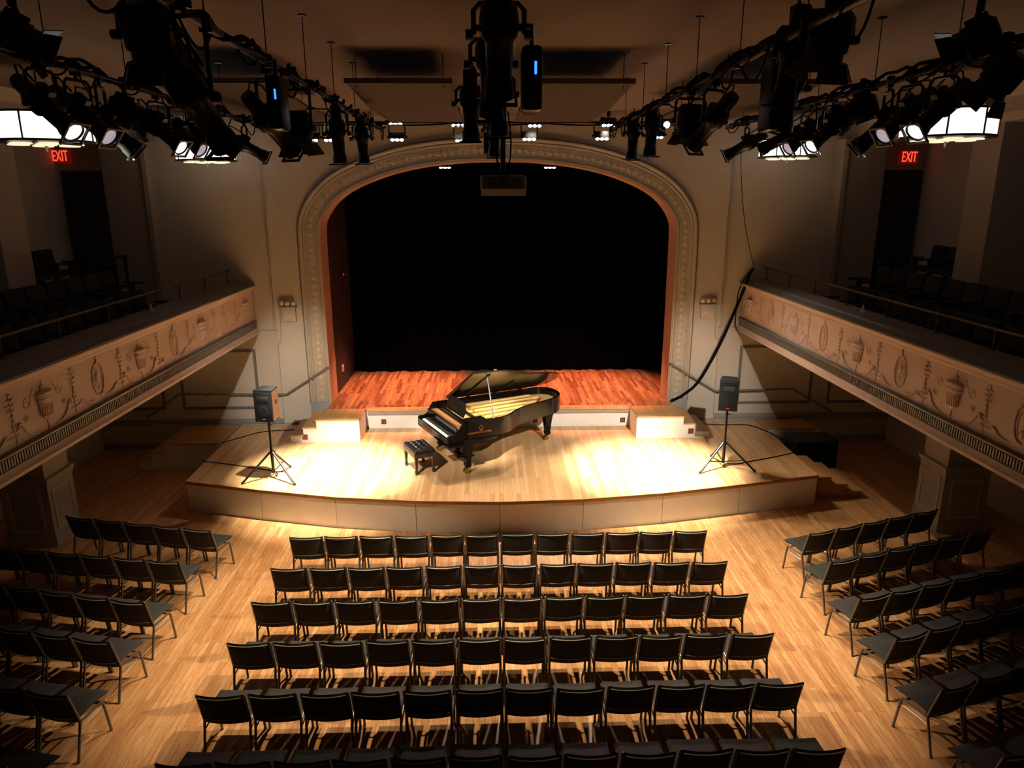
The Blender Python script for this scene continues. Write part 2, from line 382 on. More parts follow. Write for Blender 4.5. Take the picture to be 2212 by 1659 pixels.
# side walls, beams over the galleries, piers
for s, nm in ((-1, 'left'), (1, 'right')):
    X = lambda a, b: (min(s*a, s*b), max(s*a, s*b))
    struct('wall_'+nm, MB().box(*X(9.0, 9.2), -4, YW+.1, 0, ZC), 'wall', smooth=0)
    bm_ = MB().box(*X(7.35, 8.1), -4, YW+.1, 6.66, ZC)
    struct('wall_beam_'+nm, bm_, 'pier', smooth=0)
    t = MB(); t.box(*X(7.27, 7.36), -4, YW+.08, ZC-.14, ZC); t.box(*X(7.31, 7.36), -4, YW+.08, ZC-.2, ZC-.14); t.box(*X(7.31, 8.1), -4, YW+.08, 6.60, 6.69); t.box(*X(7.33, 7.36), -4, YW+.08, 6.69, 6.73)
    struct('trim_5' if s < 0 else 'trim_6', t, 'wall', smooth=0)
    struct('ceiling_gallery_'+nm, MB().box(*X(8.0, 9.05), -4, YW+.1, 6.7, 6.8), 'ceil', smooth=0)
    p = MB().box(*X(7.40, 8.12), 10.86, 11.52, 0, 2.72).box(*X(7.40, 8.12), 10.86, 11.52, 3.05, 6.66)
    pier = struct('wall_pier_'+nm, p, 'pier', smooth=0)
    # wainscot of the pier
    d = MB().box(*X(7.375, 8.145), 10.835, 11.545, 0, 1.12); d.build('wainscot', 'dado', pier, smooth=0)
    d = MB().box(*X(7.34, 8.18), 10.80, 11.58, 1.12, 1.17).box(*X(7.355, 8.16), 10.815, 11.565, 1.08, 1.12).box(*X(7.355, 8.16), 10.815, 11.565, 0, .16)
    d.build('chair_rail', 'dado', pier, smooth=0)
    d = MB()
    for (a, b) in ((.26, .29), (.93, .96)): d.box(*X(7.36, 7.376), 10.93, 11.45, a, b)
    for (a, b) in ((10.93, 10.96), (11.42, 11.45)): d.box(*X(7.36, 7.376), a, b, .29, .93)
    for (a, b) in ((.26, .29), (.93, .96)): d.box(*X(7.5, 8.02), 10.82, 10.836, a, b)
    for (a, b) in ((7.5, 7.53), (7.99, 8.02)): d.box(*X(a, b), 10.82, 10.836, .29, .93)
    d.build('panel_moulding', 'wall', pier, smooth=0)
    # end pilaster of the gallery
    struct('wall_pilaster_'+nm, MB().box(*X(7.12, 7.95), 15.05, YW+.1, 3.0, 6.66).box(*X(7.05, 7.14), 15.0, YW+.1, 3.0, 6.66), 'pier', smooth=0)
    # lower stage wall: dado, chair rail, panel mouldings
    YP = YW+.09
    t = MB(); t.box(*X(4.88, 9.0), YP-.05, YP, .64, .70).box(*X(4.88, 9.0), YP-.03, YP, .58, .64)
    struct('trim_7' if s < 0 else 'trim_8', t, 'grey', smooth=0)
    struct('baseboard_'+nm, MB().box(*X(4.88, 9.0), YP-.035, YP, 0, .14).box(*X(4.24, 4.87), YW-.03, YW, .58, .62), 'grey', smooth=0)
    t = MB(); fr = lambda x0, x1, z0, z1, w_, dp: (t.box(*X(x0, x1), YP-dp, YP, z0, z0+w_), t.box(*X(x0, x1), YP-dp, YP, z1-w_, z1), t.box(*X(x0, x0+w_), YP-dp, YP, z0+w_, z1-w_), t.box(*X(x1-w_, x1), YP-dp, YP, z0+w_, z1-w_))
    fr(5.40, 7.12, .93, 2.30, .06, .02); fr(7.5, 8.7, .93, 2.30, .06, .02)
    struct('trim_9' if s < 0 else 'trim_10', t, 'moulding', smooth=0)
    t = MB(); fr(5.0, 6.5, .16, .52, .035, .018); fr(6.72, 8.2, .16, .52, .035, .018)
    struct('trim_11' if s < 0 else 'trim_12', t, 'wall', smooth=0)
    # gallery door with its frame on the end wall
    dr = struct('door_1' if s < 0 else 'door_3', MB().box(*X(8.12, 8.88), YP-.05, YP, 3.1, 6.0), 'doordark', smooth=0)
    MB().box(*X(8.05, 8.12), YP-.08, YP, 3.1, 6.07).box(*X(8.88, 8.95), YP-.08, YP, 3.1, 6.07).box(*X(8.12, 8.88), YP-.08, YP, 6.0, 6.07).build('door_frame', 'doordark', dr, smooth=0)
    MB().tube([(s*8.2, YP-.05, 4.15), (s*8.2, YP-.12, 4.15), (s*8.3, YP-.12, 4.15)], .015).build('door_handle', 'chrome', dr)
    # side door under the balcony
    dr = struct('door_2' if s < 0 else 'door_4', MB().box(*X(8.95, 9.0), 12.55, 13.55, 0, 2.15), 'doorred' if s < 0 else 'doordark', smooth=0)
    MB().box(*X(8.92, 9.0), 12.43, 12.55, 0, 2.27).box(*X(8.92, 9.0), 13.55, 13.67, 0, 2.27).box(*X(8.92, 9.0), 12.55, 13.55, 2.15, 2.27).build('door_frame', 'dado', dr, smooth=0)

# ------------------------------------------------------------------ balconies
URN_Y = [3.4+2.3*k for k in range(6)]      # 3.4 ... 14.9
def balcony(s, nm):
    X = lambda a, b: (min(s*a, s*b), max(s*a, s*b))
    Y0, Y1 = 1.0, YW+.06
    slab = MB().box(*X(5.36, 9.0), Y0, Y1, 2.74, 3.05).box(*X(6.66, 9.0), Y0, Y1, 3.05, 3.38).box(*X(7.5, 9.0), Y0, 10.8, 3.38, 3.72).box(*X(7.5, 9.0), 11.6, 14.9, 3.38, 3.72)
    root = thing('balcony', nm+' balcony with pinkish plaster front of urns and festoons', 'balcony')
    struct('floor_balcony_'+nm, slab, 'dado', smooth=0)
    fx = lambda u, v, w_: Vector((s*u, w_, v))
    MB().prism([(5.50, 2.94), (5.34, 2.94), (5.34, 3.60), (5.50, 3.60)], Y0, Y1, fx).build('front_panel', 'plaster', root, smooth=0)
    MB().prism([(5.50, 2.78), (5.30, 2.78), (5.285, 2.72), (5.27, 2.70), (5.27, 2.66), (5.50, 2.66)], Y0, Y1, fx).build('bottom_lip', 'plaster', root, smooth=30)
    db = MB().prism([(5.50, 2.78), (5.315, 2.78), (5.325, 2.95), (5.50, 2.95)], Y0, Y1, fx)
    y = 3.5
    while y < Y1-.03:
        db.box(*X(5.300, 5.33), y, y+.024, 2.795, 2.905); y += .045
    db.prism([(5.34, 2.915), (5.295, 2.915), (5.285, 2.94), (5.34, 2.96)], Y0, Y1, fx)
    db.build('dentil_band', 'ledge', root, smooth=0)
    MB().prism([(5.50, 3.58), (5.335, 3.58), (5.32, 3.60), (5.30, 3.61), (5.30, 3.635), (5.27, 3.65), (5.255, 3.68), (5.255, 3.705), (5.50, 3.705)], Y0, Y1, fx).build('top_moulding', 'plaster', root, smooth=30)
    MB().prism([(5.262, 3.705), (5.262, 3.725), (5.42, 3.745), (5.44, 3.775), (5.80, 3.80), (5.82, 3.77), (5.82, 3.0), (5.50, 3.0), (5.50, 3.705)], Y0, Y1, fx).build('ledge', 'ledge', root, smooth=0)
    xo = 5.34
    V = lambda y, z, d=0.: Vector((s*(xo-d), y, z))
    for uy in URN_Y:
        if uy < 5.5: continue
        u = MB()
        X0 = Matrix.Translation((s*xo, uy, 0))
        u.lathe([(0, 3.09), (.035, 3.095), (.075, 3.13), (.105, 3.19), (.12, 3.26), (.125, 3.285), (.118, 3.29), (.132, 3.33), (.14, 3.345), (.128, 3.355), (.14, 3.385), (.15, 3.40), (.15, 3.415), (.04, 3.43), (.022, 3.45), (.045, 3.475), (.03, 3.50), (.012, 3.52), (0, 3.53)], 24, X0, .45, 1)
        for k in range(9):
            a = -1.2+k*.3; u.tube([(s*(xo-.045*math.cos(a)*.9), uy+.10*math.sin(a), 3.14), (s*(xo-.055*math.cos(a)), uy+.122*math.sin(a), 3.26)], .007, 5)
        u.build('urn_ornament', 'plaster', root)
        st = MB(); st.tube([V(uy, 3.08, .004), V(uy+.012, 3.02, .006), V(uy, 2.965, .004)], [.012, .010, .014], 6)
        st.tube([V(uy, 3.53), V(uy, 3.575)], .008, 5)
        st.build('pendant', 'plaster', root)
        for sg in (-1, 1):
            # leafy candelabra stem
            sy = uy+sg*.575; q = MB()
            q.tube([V(sy+.012*math.sin(k*1.3), 2.98+k*.057, .004) for k in range(11)], .009, 6)
            for k in range(1, 10):
                for h in (-1, 1):
                    zz = 2.99+k*.058; L = .05+.035*math.sin(k*1.1)
                    q.tube([V(sy, zz, .004), V(sy+h*L*.6, zz+.03, .012), V(sy+h*L, zz+.018, .006)], [.006, .010, .003], 5)
            q.build('leaf_stem', 'plaster', root)
            # rising acanthus scroll
            a = MB(); b0 = uy+sg*.14; b1 = uy+sg*.50
            pts = bez((0, b0, 2.99), (0, b0+sg*.2, 2.985), (0, b0+sg*.27, 3.10), 8)+bez((0, b0+sg*.27, 3.10), (0, b1-sg*.03, 3.21), (0, b1, 3.17), 6)[1:]+bez((0, b1, 3.17), (0, b1+sg*.01, 3.12), (0, b1-sg*.05, 3.13), 5)[1:]
            a.tube([V(p.y, p.z, .006) for p in pts], [.008+.014*math.sin(math.pi*i/(len(pts)-1)) for i in range(len(pts))], 6)
            a.build('acanthus_scroll', 'plaster', root)
            # festoon reaching to the wreath
            a = MB(); c0 = uy+sg*.66; c1 = uy+sg*1.0
            pts = bez((0, c0, 3.07), (0, c0+sg*.05, 3.14), (0, c0+sg*.13, 3.065), 7)+bez((0, c0+sg*.13, 3.065), (0, c0+sg*.22, 3.0), (0, c1, 3.03), 7)[1:]
            a.tube([V(p.y, p.z, .006) for p in pts], [.006+.013*math.sin(math.pi*i/(len(pts)-1)) for i in range(len(pts))], 6)
            for i in range(2, len(pts)-2): a.tube([V(pts[i].y, pts[i].z, .012), V(pts[i].y, pts[i].z-.03, .010)], .004, 4)
            a.build('festoon', 'plaster', root)
            # thin curling tendrils beside the urn
            a = MB()
            for (dy, z0, rr) in ((.30, 3.36, .075), (.36, 3.20, .045)):
                a.tube([V(uy+sg*dy+rr*(1-k/26)*math.cos(k*.45), z0+rr*(1-k/26)*math.sin(k*.45), .003) for k in range(22)], .006, 5)
            a.tube([V(uy+sg*(.16+.02*k), 3.50-.03*k+.02*math.sin(k), .003) for k in range(8)], .005, 5)
            a.build('tendril', 'plaster', root)
        # oval wreath half way to the next urn
        wy = uy+1.15
        if wy < YW-.2:
            a = MB()
            a.tube([V(wy+.13*math.cos(t*.2618), 3.27+.215*math.sin(t*.2618), .006) for t in range(24)], .011, 6, closed=True)
            a.tube([V(wy+.085*math.cos(t*.2618), 3.27+.15*math.sin(t*.2618), .003) for t in range(24)], .006, 5, closed=True)
            for t in range(12): a.ball(V(wy+.13*math.cos(t*.5236), 3.27+.215*math.sin(t*.5236), .012), .020, n=6, sc=(.6, 1, 1))
            a.ball(V(wy, 3.30, 0), .055, n=10, sc=(.5, 1, 1.5)); a.ball(V(wy, 3.16, 0), .035, n=8, sc=(.5, 1, 1.4))
            a.tube([V(wy, 3.485, .004), V(wy+.01, 3.53, .01), V(wy, 3.57, .004)], [.02, .012, .02], 6)
            a.build('wreath', 'plaster', root)
    for c in kids(root):
        if c.name.split('.')[0] in ('leaf_stem', 'acanthus_scroll', 'festoon', 'tendril', 'wreath', 'pendant'):
            for v in c.data.vertices: v.co.x = s*xo+(v.co.x-s*xo)*.75
    return root
balcony(-1, 'left'); balcony(1, 'right')
for s, nm in ((-1, 'left'), (1, 'right')):
    t = thing('balcony_rail', 'thin brass handrail on posts along the '+nm+' balcony ledge', 'railing')
    MB().tube([(s*5.75, 4.0, 4.045), (s*5.75, 15.42, 4.045)], .02, 10).build('rail', 'oldbrass', t)
    for y in (4.43, 5.64, 6.85, 8.05, 9.17, 10.40, 11.61, 12.85, 13.99, 15.2):
        MB().tube([(s*5.75, y, 3.79), (s*5.75, y, 4.05)], .013, 8).lathe([(.03, 3.79), (.03, 3.805), (.012, 3.81)], 10, Matrix.Translation((s*5.75, y, 0))).ball((s*5.75, y, 4.045), .028, n=8).build('post', 'oldbrass', t)
    y = 11.48 if s < 0 else 10.88
    c = thing('bollard_cap', 'small pale cone standing on the '+nm+' balcony ledge', 'cone', (s*5.64, y, 3.79))
    MB().lathe([(.035, 0), (.035, .02), (.02, .03), (.014, .09), (.010, .115), (0, .12)], 14).build('cone', 'ivory', c)
    MB().lathe([(.042, 0), (.042, .008), (0, .009)], 14).build('base', 'ivory', c)

# theatre seats on the balconies (all turned to the hall)
def theatre_seat():
    t = thing('theatre_seat', 'x', 'seat')
    MB().box(-.23, .23, -.20, .22, .40, .47, bev=.02).build('seat', 'seatdark', t)
    MB().box(-.23, .23, -.03, .03, .40, .88, X=Matrix.Translation((0, -.24, 0)) @ Matrix.Rotation(R(10), 4, 'X'), bev=.02).build('backrest', 'seatdark', t)
    for h in (-1, 1):
        MB().box(h*.25-.02, h*.25+.02, -.22, .2, .60, .635, bev=.006).box(h*.25-.015, h*.25+.015, -.1, 0, 0, .60).build('armrest', 'black', t)
    return t
ts = theatre_seat(); tst = tree_of(ts); first = True
for s, nm in ((-1, 'left'), (1, 'right')):
    rz = -math.pi/2 if s < 0 else math.pi/2
    for r, (x, z, ys) in enumerate(((6.28, 3.05, [5.2+.53*k for k in range(16)]), (6.90, 3.38, [5.4+.53*k for k in range(16)]), (8.35, 3.72, [11.9+.53*k for k in range(5)]))):
        for k, y in enumerate(ys[::-1]):
            lab = f"dark theatre seat on {nm} balcony, {['front','middle','back'][r]} row, " + (f"{ORD[k]} from the stage wall" if k < 12 else f"{['thirteenth','fourteenth','fifteenth','sixteenth'][k-12]} from the stage wall")
            if y < 7.4 and r < 2: continue
            g = f'theatre seats on the {nm} balcony'
            if first: ts.location = (s*x, y, z); ts.rotation_euler = (0, 0, rz); ts['label'] = lab; ts['group'] = g; first = False
            else: dup(ts, (s*x, y, z), rz, lab, g, tst)
t = thing('side_table', 'small dark table at stage end of the left balcony seats', 'table', (-7.75, 14.35, 3.72))
MB().box(-.3, .3, -.25, .25, .68, .71).build('top', 'seatdark', t)
for a in (-1, 1):
    for b in (-1, 1): MB().box(a*.26-.02, a*.26+.02, b*.21-.02, b*.21+.02, 0, .68).build('leg', 'seatdark', t)

# exit signs
for s, nm in ((-1, 'left'), (1, 'right')):
    px, py = (131, 338) if s < 0 else (1963, 340)
    p = at(px, py, y=15.30)
    t = thing('exit_sign', f'red glowing EXIT sign above the dark {nm} gallery door', 'sign', p)
    MB().box(-.19, .19, -.02, .06, -.135, .135, bev=.01).build('sign_box', 'exitbox', t)
    text_mesh('lettering', 'EXIT', .30, 'exitred', t, .006, Matrix.Translation((0, -.028, 0)) @ Matrix.Rotation(R(90), 4, 'X'), sx=.52)
    MB().box(-.03, .03, .06, .18, -.03, .03).build('bracket', 'black', t)

# ------------------------------------------------------------------ stage
FRONT = [(-5.76, 12.12), (-4.29, 11.68), (-2.9, 11.33), (-1.5, 11.12), (-.07, 11.04), (1.36, 11.10), (2.78, 11.31), (4.24, 11.63), (5.82, 12.02)]
stg = thing('stage', 'low maple stage with white curved front under the piano', 'stage')
poly = FRONT+[(5.84, 15.36), (3.86, 15.36), (3.86, 15.01), (-3.86, 15.01), (-3.86, 15.36), (-5.84, 15.36)]
XYf = lambda u, v, w_: Vector((u, v, w_))
MB().prism(poly, ZS-.02, ZS, XYf).build('deck', 'deck', stg, smooth=0)
inn = [(x*.999, y+.02) for x, y in FRONT]
MB().strip(FRONT+[(5.84, 15.36)], inn+[(5.82, 15.36)], ZS-.055, ZS+.001, XYf).strip([(-5.84, 15.36), FRONT[0]], [(-5.82, 15.36), inn[0]], ZS-.055, ZS+.001, XYf).build('edge_trim', 'edge', stg, smooth=0)
for (a, b) in zip(FRONT, FRONT[1:]):
    A, B = Vector(a), Vector(b); d = (B-A).normalized(); n = Vector((-d.y, d.x)); A2, B2 = A+d*.006+n*.03, B-d*.006+n*.03
    MB().prism([tuple(A2), tuple(B2), tuple(B2+n*.03), tuple(A2+n*.03)], 0, ZS-.055, XYf).build('front_panel', 'white', stg, smooth=0)
MB().prism([(FRONT[0][0]+.03, FRONT[0][1]+.05), (-5.81, 15.36), (-5.78, 15.36), (FRONT[0][0]+.06, FRONT[0][1]+.05)], 0, ZS-.055, XYf).build('side_panel', 'white', stg, smooth=0)
MB().prism([(FRONT[-1][0]-.03, FRONT[-1][1]+.05), (5.81, 15.36), (5.78, 15.36), (FRONT[-1][0]-.06, FRONT[-1][1]+.05)], 0, ZS-.055, XYf).build('side_panel', 'white', stg, smooth=0)
sm = MB()      # dark joints between the deck modules
for (x0, y0, x1, y1) in ((-2.9, 11.34, -3.0, 14.1), (-1.5, 11.13, -1.45, 14.9), (-.07, 11.05, -.02, 14.9), (1.36, 11.11, 1.40, 14.9), (2.78, 11.32, 2.9, 14.1), (-4.29, 11.69, -4.5, 15.3), (4.24, 11.64, 4.45, 15.3)):
    sm.box(-.003, .003, 0, math.hypot(x1-x0, y1-y0), ZS-.001, ZS+.0012, X=Matrix.Translation((x0, y0, 0)) @ Matrix.Rotation(-math.atan2(x1-x0, y1-y0), 4, 'Z'))
sm.box(-5.7, -2.9, 12.905, 12.912, ZS-.001, ZS+.0012); sm.build('deck_joint', 'edge', stg, smooth=0)
# riser of the alcove, seen between the step units
rs = struct('wall_riser', MB().box(-3.8, 3.8, 15.02, 15.38, ZS, ZA-.04), 'white', smooth=0)
MB().box(-2.92, 2.84, 14.90, 15.02, ZA-.06, ZA+.001).build('nosing', 'tread', rs, smooth=0)
MB().box(-2.92, 2.84, 14.93, 15.02, ZA-.14, ZA-.06).build('nosing_shade_band', 'grey', rs, smooth=0)  # grey colour here carries the shade below the nosing
def outlet(x, y, z, lab):
    t = thing('outlet_plate', lab, 'outlet', (x, y, z))
    MB().box(-.055, .055, -.012, 0, -.055, .055, bev=.004).build('plate', 'redplate', t)
    for a in (-1, 1):
        for b in (-1, 1): MB().box(a*.021-.0125, a*.021+.0125, -.017, -.011, b*.021-.0125, b*.021+.0125).build('socket', 'redled', t, smooth=0)
for s, nm in ((-1, 'left'), (1, 'right')):
    XO = [3.85, 4.13, 4.40]; xi = 2.96 if s < 0 else 2.86
    t = thing('step_unit', f'white three step stair with wood treads on the {nm} of the stage', 'stairs')
    YF, YB = 14.14, 14.97
    b = MB().box(min(s*xi, s*XO[0]), max(s*xi, s*XO[0]), YF+.02, YB-.04, ZS, ZA-.03).box(min(s*XO[0], s*XO[1]), max(s*XO[0], s*XO[1]), YF+.02, 15.3, ZS, .91-.03).box(min(s*XO[1], s*XO[2]), max(s*XO[1], s*XO[2]), YF+.02, 15.3, ZS, .745-.03).box(min(s*(xi+.5), s*XO[0]), max(s*(xi+.5), s*XO[0]), YB-.04, 15.0, ZS, ZA-.05)
    b.build('body', 'white', t, smooth=0)
    for k, (x0, x1, z, yb) in enumerate(((xi-.0, XO[0]+.02, ZA+.002, 14.935), (XO[0], XO[1]+.02, .91, 15.3), (XO[1], XO[2]+.02, .745, 15.3))):
        MB().box(min(s*x0, s*x1), max(s*x0, s*x1), YF, yb, z-.028, z, bev=.004).build('tread', 'tread', t, smooth=0)
    for k, z in enumerate((.91, .745)): pass
outlet(-4.10, 14.158, .70, 'red socket plate on the left step unit')
outlet(4.02, 14.158, .735, 'red socket plate on the right step unit')
p = at(829, 911, y=15.01); outlet(p.x, 15.018, p.z, 'red socket plate on riser beside the left steps')
p = at(1156, 909, y=15.01); outlet(p.x, 15.018, p.z, 'red socket plate on riser behind the piano tail')
p = at(1345, 907, y=15.01); outlet(p.x, 15.018, p.z, 'red socket plate on riser beside the right steps')
# landing and steps down to the hall floor
t = thing('side_stair', 'dim white stair unit going down from the left stage edge', 'stairs')
MB().box(-7.04, -5.86, 14.19, 15.42, 0, ZS-.03).box(-7.33, -7.04, 14.19, 15.42, 0, .36).box(-7.62, -7.33, 14.19, 15.42, 0, .165).build('body', 'white', t, smooth=0)
for x0, x1, z in ((-7.05, -5.86, ZS), (-7.34, -7.04, .39), (-7.63, -7.33, .195)): MB().box(x0, x1, 14.17, 15.42, z-.03, z, bev=.004).build('tread', 'tread', t, smooth=0)
t = thing('side_stair', 'dim landing behind the black box at the right stage edge', 'stairs')
MB().box(5.86, 6.95, 14.75, 15.42, 0, ZS-.03).box(6.95, 7.25, 14.75, 15.42, 0, .36).build('body', 'white', t, smooth=0)
MB().box(5.86, 6.96, 14.73, 15.42, ZS-.03, ZS, bev=.004).build('tread', 'tread', t, smooth=0)
MB().box(6.95, 7.26, 14.73, 15.42, .36, .39, bev=.004).build('tread', 'tread', t, smooth=0)
t = thing('front_stair', 'low wooden steps at the right front corner of the stage', 'stairs')
for x0, x1, z in ((5.88, 6.20, .435), (6.20, 6.52, .29), (6.52, 6.83, .145)):
    MB().box(x0, x1+.01, 12.28, 13.42, z-.03, z, bev=.004).build('tread', 'tread', t, smooth=0)
MB().box(5.88, 6.20, 12.30, 13.40, 0, .405).box(6.20, 6.50, 12.30, 13.40, 0, .26).box(6.50, 6.80, 12.30, 13.40, 0, .115).build('body', 'edge', t, smooth=0)
t = thing('subwoofer', 'big black box on the floor beside the right stage edge', 'box', (6.55, 14.02, 0))
MB().box(-.45, .45, -.32, .32, .02, .62, bev=.015).build('cabinet', 'black', t)
MB().box(-.41, .41, -.33, -.318, .07, .57, bev=.004).build('grille', 'grille', t)
for a in (-1, 1):
    for b in (-1, 1): MB().box(a*.38-.03, a*.38+.03, b*.26-.03, b*.26+.03, 0, .03).build('foot', 'black', t)
# curtain
cu = MB(); n = 260
def cf(u, v):
    x = -3.78+u*8.3; y = 18.28+.05*math.sin(u*95)+.02*math.sin(u*211)
    return Vector((x, y, ZA+.015+v*5.9))
cu.grid(n, 6, cf)
tag(cu.build('curtain', 'curtain', smooth=80), 'black floor length drape closing the back of the stage', 'curtain')
t = thing('junction_box', 'tiny pale box at the foot of the black drape', 'box', at(1070, 801, y=18.15)); t.location.z = ZA
MB().box(-.04, .04, -.03, .03, 0, .07, bev=.006).build('case', 'projw', t); MB().box(-.025, .025, -.034, -.029, .02, .05).build('cover', 'grey', t)
# light switch and lamp on the alcove's side wall
p = at(737, 593, x=-3.79)
t = thing('alcove_lamp', 'small amber lamp high on the dark alcove side wall', 'lamp', (-3.80, p.y, p.z))
MB().box(0, .03, -.07, .07, -.08, .08, bev=.01).build('plate', 'black', t); MB().ball((.06, 0, .02), .045).build('globe', 'brass', t)
p = at(740, 795, x=-3.79)
t = thing('switch_box', 'pale switch box low on the dark alcove side wall', 'switch', (-3.80, p.y, p.z))
MB().box(0, .04, -.06, .06, -.08, .08, bev=.006).build('plate', 'jamb', t); MB().box(.04, .05, -.015, .015, -.02, .02).build('switch', 'black', t)

# wall hand rails following steps
for s, nm in ((-1, 'left'), (1, 'right')):
    a, b, c, d = ((3.80, 1.90), (4.75, 1.31), (7.10, 1.34), (7.85, .80)) if s < 0 else ((3.80, 1.92), (4.84, 1.29), (6.60, 1.32), (7.60, .75))
    t = thing('wall_handrail', f'dark wooden handrail bending along the {nm} stage wall', 'railing')
    pts = [Vector((s*x, YW-.09, z)) for x, z in (a, b, c, d)]
    MB().tube([pts[0]+Vector((0, .07, 0)), pts[0]]+pts[1:3]+[pts[3]], .024, 8).build('rail', 'moulding', t)
    for x, z in ((4.15, a[1]-(.35)*(a[1]-b[1])/(b[0]-a[0])), (5.4, 1.315), (6.5, 1.33)):
        yb = YW if x < 4.87 else YW+.09
        MB().tube([(s*x, YW-.09, z), (s*x, YW-.09, z-.06), (s*x, yb, z-.07)], .009, 6).build('bracket', 'oldbrass', t)
# emergency light: three globes over a box
for s, nm in ((-1, 'left'), (1, 'right')):
    t = thing('emergency_light', f'three globed emergency light on the wall {nm} of the arch', 'lamp', (s*4.56, YW, 3.27))
    MB().box(-.19, .19, -.11, 0, -.02, 0.0).build('shelf', 'grey', t, smooth=0)
    MB().box(-.15, .15, -.075, 0, -.33, -.02, bev=.006).build('battery_box', 'wall', t)
    for k in (-1, 0, 1):
        l = MB().ball((k*.125, -.085, .072), .055).build('lamp_head', 'globe', t)
        MB().tube([(k*.125, -.06, 0), (k*.125, -.06, .03)], .015, 8).build('swivel', 'grey', l)
    MB().ball((-s*.05, -.078, -.20), .011, n=8).build('indicator_light', 'redlight', t)
    MB().tube([(s*.16, -.02, -.05), (s*.165, -.012, -.2), (s*.20, -.008, -.32), (s*.22, -.008, -.75), (s*.30, -.008, -.86), (s*.31, -.008, -2.55)], .008, 6).tube([(s*.27, -.006, -.55), (s*.31, -.006, -.545), (s*.33, .084, -.545), (s*.74, .084, -.55)], .009, 6).build('cable', 'dado', t)

# ------------------------------------------------------------------ chandeliers
def chandelier(loc, lab):
    t = thing('chandelier', lab, 'lamp', loc, R(rnd.uniform(0, 20)))
    z0, z1, r, N = .12, .43, .54, 8
    fr_ = MB()
    for z in (z0, z1):
        fr_.lathe([(r-.03, z-.012), (r+.012, z-.012), (r+.012, z+.012), (r-.03, z+.012)], 32)
    for k in range(N):
        a = 2*math.pi*k/N; fr_.tube([(r*math.cos(a), r*math.sin(a), z0), (r*math.cos(a), r*math.sin(a), z1)], .011, 6)
    fr_.lathe([(.0, z0-.02), (.45, z0-.012), (.45, z0), (0, z0)], 24)
    fr_.build('frame', 'lamprim', t)
    for k in range(N):
        g = MB(); st = 4
        g.grid(st, 1, lambda u, v: Vector(((r-.006)*math.cos(2*math.pi*(k+.03+.94*u)/N), (r-.006)*math.sin(2*math.pi*(k+.03+.94*u)/N), z0+.012+v*(z1-z0-.024))))
        g.build('glass_panel', 'lampglass', t)
    for k in range(7):
        a = 2*math.pi*k/6; c = (0, 0) if k == 6 else (.31*math.cos(a), .31*math.sin(a))
        MB().lathe([(0, z0-.045), (.115, z0-.04), (.12, z0-.03), (.10, z0-.02), (0, z0-.02)], 20, Matrix.Translation((c[0], c[1], 0))).build('bottom_disc', 'lampdisc', t)
    MB().lathe([(0, 0), (.012, .005), (.014, .05), (.02, .07), (.03, z0-.05), (0, z0-.04)], 12).build('finial', 'globe', t)
    top = ZC-loc[2]
    MB().lathe([(.13, z1), (.12, z1+.04), (.07, z1+.11), (.02, z1+.13), (.012, z1+.14), (.012, top-.03), (.07, top-.025), (.075, top), (0, top)], 20).build('stem', 'oldbrass', t)
chandelier((-5.57, 9.25, 6.10), 'large lit drum chandelier near the left balcony, nearest on that side')
chandelier((-5.57, 14.31, 6.10), 'lit drum chandelier by the stage wall on the left')
chandelier((5.57, 9.28, 6.15), 'large lit drum chandelier near the right balcony, nearest on that side')
chandelier((5.57, 14.23, 6.15), 'lit drum chandelier by the stage wall on the right')

